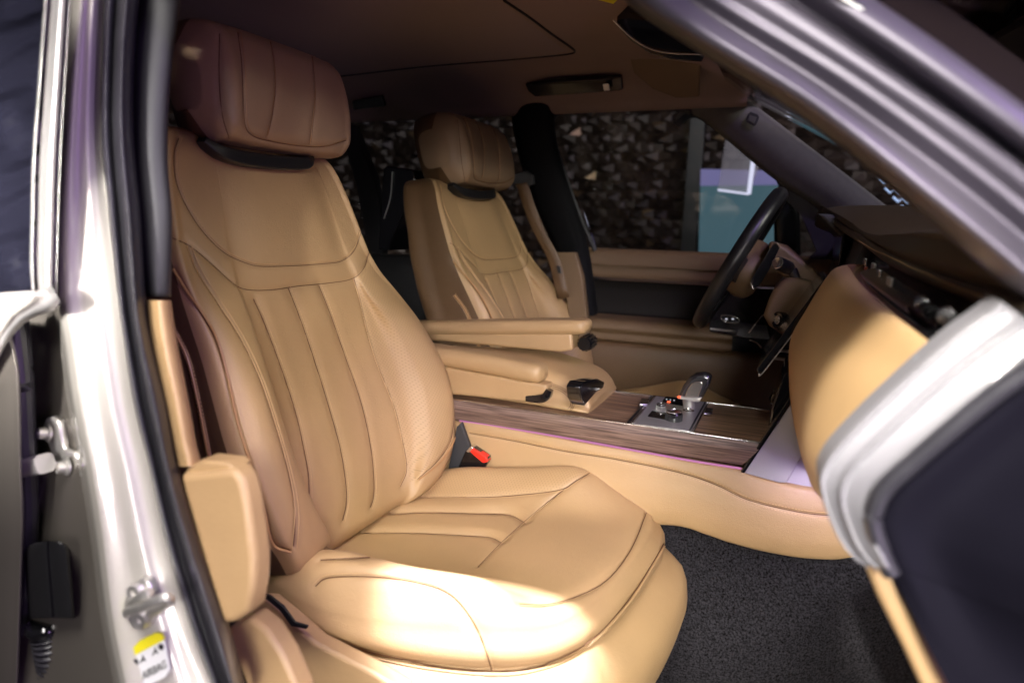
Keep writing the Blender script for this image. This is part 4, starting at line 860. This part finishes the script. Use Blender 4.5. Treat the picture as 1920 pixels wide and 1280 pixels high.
tube('check_arm', [PY(x, y, .525) for x, y in [(-60, 896), (0, 884), (45, 876), (85, 868)]], [.012, .0125, .0125, .0125], M['satin'], hg, sec=rsec(1, 1, .6), n=4)
bt = thing('wiring_boot', 'black ribbed rubber wiring boot below the silver hinge', 'cable boot', tuple(PY(90, 1150, .52)))
loft('connector_housing', [[PY(x0, y, .52), PY(x0+8, y-2, .500), PY((x0+x1)/2-2, y-4, .496), PY((x0+x1)/2+2, y-4, .499), PY(x1-6, y-3, .50), PY(x1, y, .52), PY(x1, y, .56), PY(x0, y, .56)] for y, x0, x1 in ((1018, 62, 118), (1026, 50, 126), (1045, 47, 130), (1100, 50, 136), (1150, 54, 140), (1160, 56, 138))], M['plastic'], bt, nr=5, nc=4, cycc=True, cap=True, sharp=35)
tube('boot_collar', [PY(x, y, .525) for x, y in [(88, 1162), (90, 1172), (92, 1182)]], [.026, .028, .025], M['gloss'], bt, n=4, k=20)
path = crv(np.array([PY(x, y, yy) for x, y, yy in [(92, 1182, .525), (98, 1215, .525), (104, 1250, .53), (104, 1290, .535), (98, 1330, .54)]]), 24)
V, F = tube_geo(path, .0205+.003*np.sin(np.arange(len(path))*2*math.pi/6.0), 20); mk('ribbed_sleeve', V, F, M['rubber'], bt, 0)
tube('cable', [PY(x, y, .54) for x, y in [(62, 900), (64, 960), (72, 1025)]], .0045, M['rubber'], bt)
slab('pillar_pocket', [PY(x, y, .556) for x, y in [(92, 1005), (110, 985), (135, 975), (155, 985), (168, 1020), (178, 1100), (186, 1170), (150, 1180), (110, 1170)]], (0, .015, 0), M['paint_shaded'], body, .005)

# ================================================================== SHOWROOM BEHIND THE CAR
gnd = mk('ground', [(-8, -4, 0), (6, -4, 0), (6, 7, 0), (-8, 7, 0)], [[0, 1, 2, 3]], mat('dark_floor', (.03, .028, .028), .3), None); gnd['kind'] = 'structure'
for nm, vs in (('ceiling', [(-8, -4, 4.6), (6, -4, 4.6), (6, 7, 4.6), (-8, 7, 4.6)]), ('front_wall', [(6, -4, 0), (6, 7, 0), (6, 7, 4.6), (6, -4, 4.6)]), ('rear_wall', [(-8, -4, 0), (-8, 7, 0), (-8, 7, 4.6), (-8, -4, 4.6)])):
    q_ = mk(nm, vs, [[0, 1, 2, 3]], mat(nm+'_paint', (.006, .005, .006), .8), None); q_['kind'] = 'structure'
nx, nz = 150, 70; V = []; F = []
xs = np.linspace(-7.5, 5.5, nx); zs = np.linspace(0, 4.5, nz)
for i in range(nx-1):
    for j in range(nz-1):
        x = (xs[i]+xs[i+1])/2+(.04 if j % 2 else 0); z = (zs[j]+zs[j+1])/2; w2 = .052; h2 = .036; d = RNG.uniform(.005, .07); ox, oz = RNG.uniform(-.045, .045), RNG.uniform(-.03, .03); z += RNG.uniform(-.012, .012); n = len(V)
        V += [(x-w2, 4.8, z-h2), (x+w2, 4.8, z-h2), (x+w2, 4.8, z+h2), (x-w2, 4.8, z+h2), (x+ox, 4.8-d, z+oz)]; F += [[n, n+1, n+4], [n+1, n+2, n+4], [n+2, n+3, n+4], [n+3, n, n+4]]
n = len(V); V += [(-7.6, 4.82, 0), (5.6, 4.82, 0), (5.6, 4.82, 4.6), (-7.6, 4.82, 4.6)]; F.append([n, n+1, n+2, n+3])
M['scale'] = mat('bronze_scale_wall', (.035, .024, .017), .45, .3, var=.5, vscale=9)
M['scale_lit'] = mat('gold_scale_highlight', (.22, .15, .085), .35, .6)  # gold facets at random, brightened as painted highlights on the dark scales
wl_ = mk('wall', V, F, [M['scale'], M['scale_lit']], None, 0, smooth=False)
for p in wl_.data.polygons:
    if RNG.rand() < .035: p.material_index = 1; wl_['kind'] = 'structure'
box('wall_post', PY(1298, 380, 4.7)+np.array([0, 0, -.3]), (.10, .06, 2.6), M['plastic'], None, .004)['kind'] = 'structure'
dp = thing('display_panel', 'teal and lilac lit display panel seen through the far door window', 'display', tuple(PY(1400, 470, 4.4)))
def quad(name, px, yy, m_, par): return slab(name, [PY(x, y, yy) for x, y in px], (0, .04, 0), m_, par, 0)
quad('teal_screen', [(1313, 349), (1466, 347), (1466, 500), (1309, 500)], 4.4, emis('teal_screen_light', (.055, .12, .15), 1.0), dp)
quad('lilac_header', [(1314, 317), (1466, 320), (1466, 346), (1313, 348)], 4.4, emis('lilac_screen_light', (.19, .17, .38), 1.0), dp)
gp_ = thing('glass_stand', 'clear acrylic sheet with bright edges, hanging in front of the teal display', 'glass panel', tuple(PY(1380, 320, 4.0)))
quad('acrylic_sheet', [(1360, 262), (1430, 290), (1404, 364), (1346, 356)], 4.0, mat('acrylic_haze', (.5, .48, .5), .3, alpha=1), gp_)
gp_.children[0].active_material.node_tree.nodes['Principled BSDF'].inputs['Alpha'].default_value = .28
M['edge'] = emis('lit_acrylic_edge', (.8, .78, 1), 1.3)
tube('lit_edge', [PY(1404, 364, 3.98), PY(1414, 288, 3.98)], .012, M['edge'], gp_, smoothpath=False)
tube('lit_edge', [PY(1346, 356, 3.98), PY(1404, 364, 3.98)], .006, M['edge'], gp_, smoothpath=False)
led = emis('led_lattice_light', (.45, .6, .95), 1.0)
lt_ = thing('led_lattice', 'pale blue zigzag LED lattice glowing beyond the windscreen base', 'lights', tuple(PY(1700, 370, 4.3)))
for r, (xa, y0) in enumerate(((1650, 338), (1660, 356), (1675, 373), (1690, 390), (1700, 405))):
    pts = [PY(xa+i*9, y0+i*.9+(4 if i % 2 else -4), 4.3) for i in range(9)]
    tube('led_row', pts, .007, led, lt_, smoothpath=False, k=6)
bd = thing('bead_curtain', 'sparkling glass bead strings hanging above the windscreen at top right', 'bead curtain', tuple(PY(1880, 20, 3.0)))
M['bead'] = emis('bead_light', (.75, .66, .62), 1.6)
for r in range(7):
    g = []
    for i in range(14):
        x = 1800+i*13+r*3; y = -40+r*17+5*math.sin(i*1.3+r)
        if y > -45+(x-1790)*.75: continue
        g.append(lathe_geo(PY(x, y, 3.0), (0, 0, 1), [(.0005, -.022), (.014, -.010), (.016, .006), (.0005, .022)], 8))
    if g:
        pth = [PY(1800+i*13+r*3, -40+r*17+5*math.sin(i*1.3+r), 3.0) for i in range(14)]
        V, F = join(g+[tube_geo(np.array(pth), .006, 5)]); mk('bead_string', V, F, M['bead'], bd)
cl2 = thing('white_blob', 'bright white blob at the right edge above the windscreen pillar', 'spotlight', tuple(PY(1915, 110, 3.2)))
tube('blob_tube', [PY(1893, 84, 3.2), PY(1940, 140, 3.2)], .035, emis('blob_glow', (1, .9, .92), 2), cl2, smoothpath=False)  # emissive tube added for a bright white blob
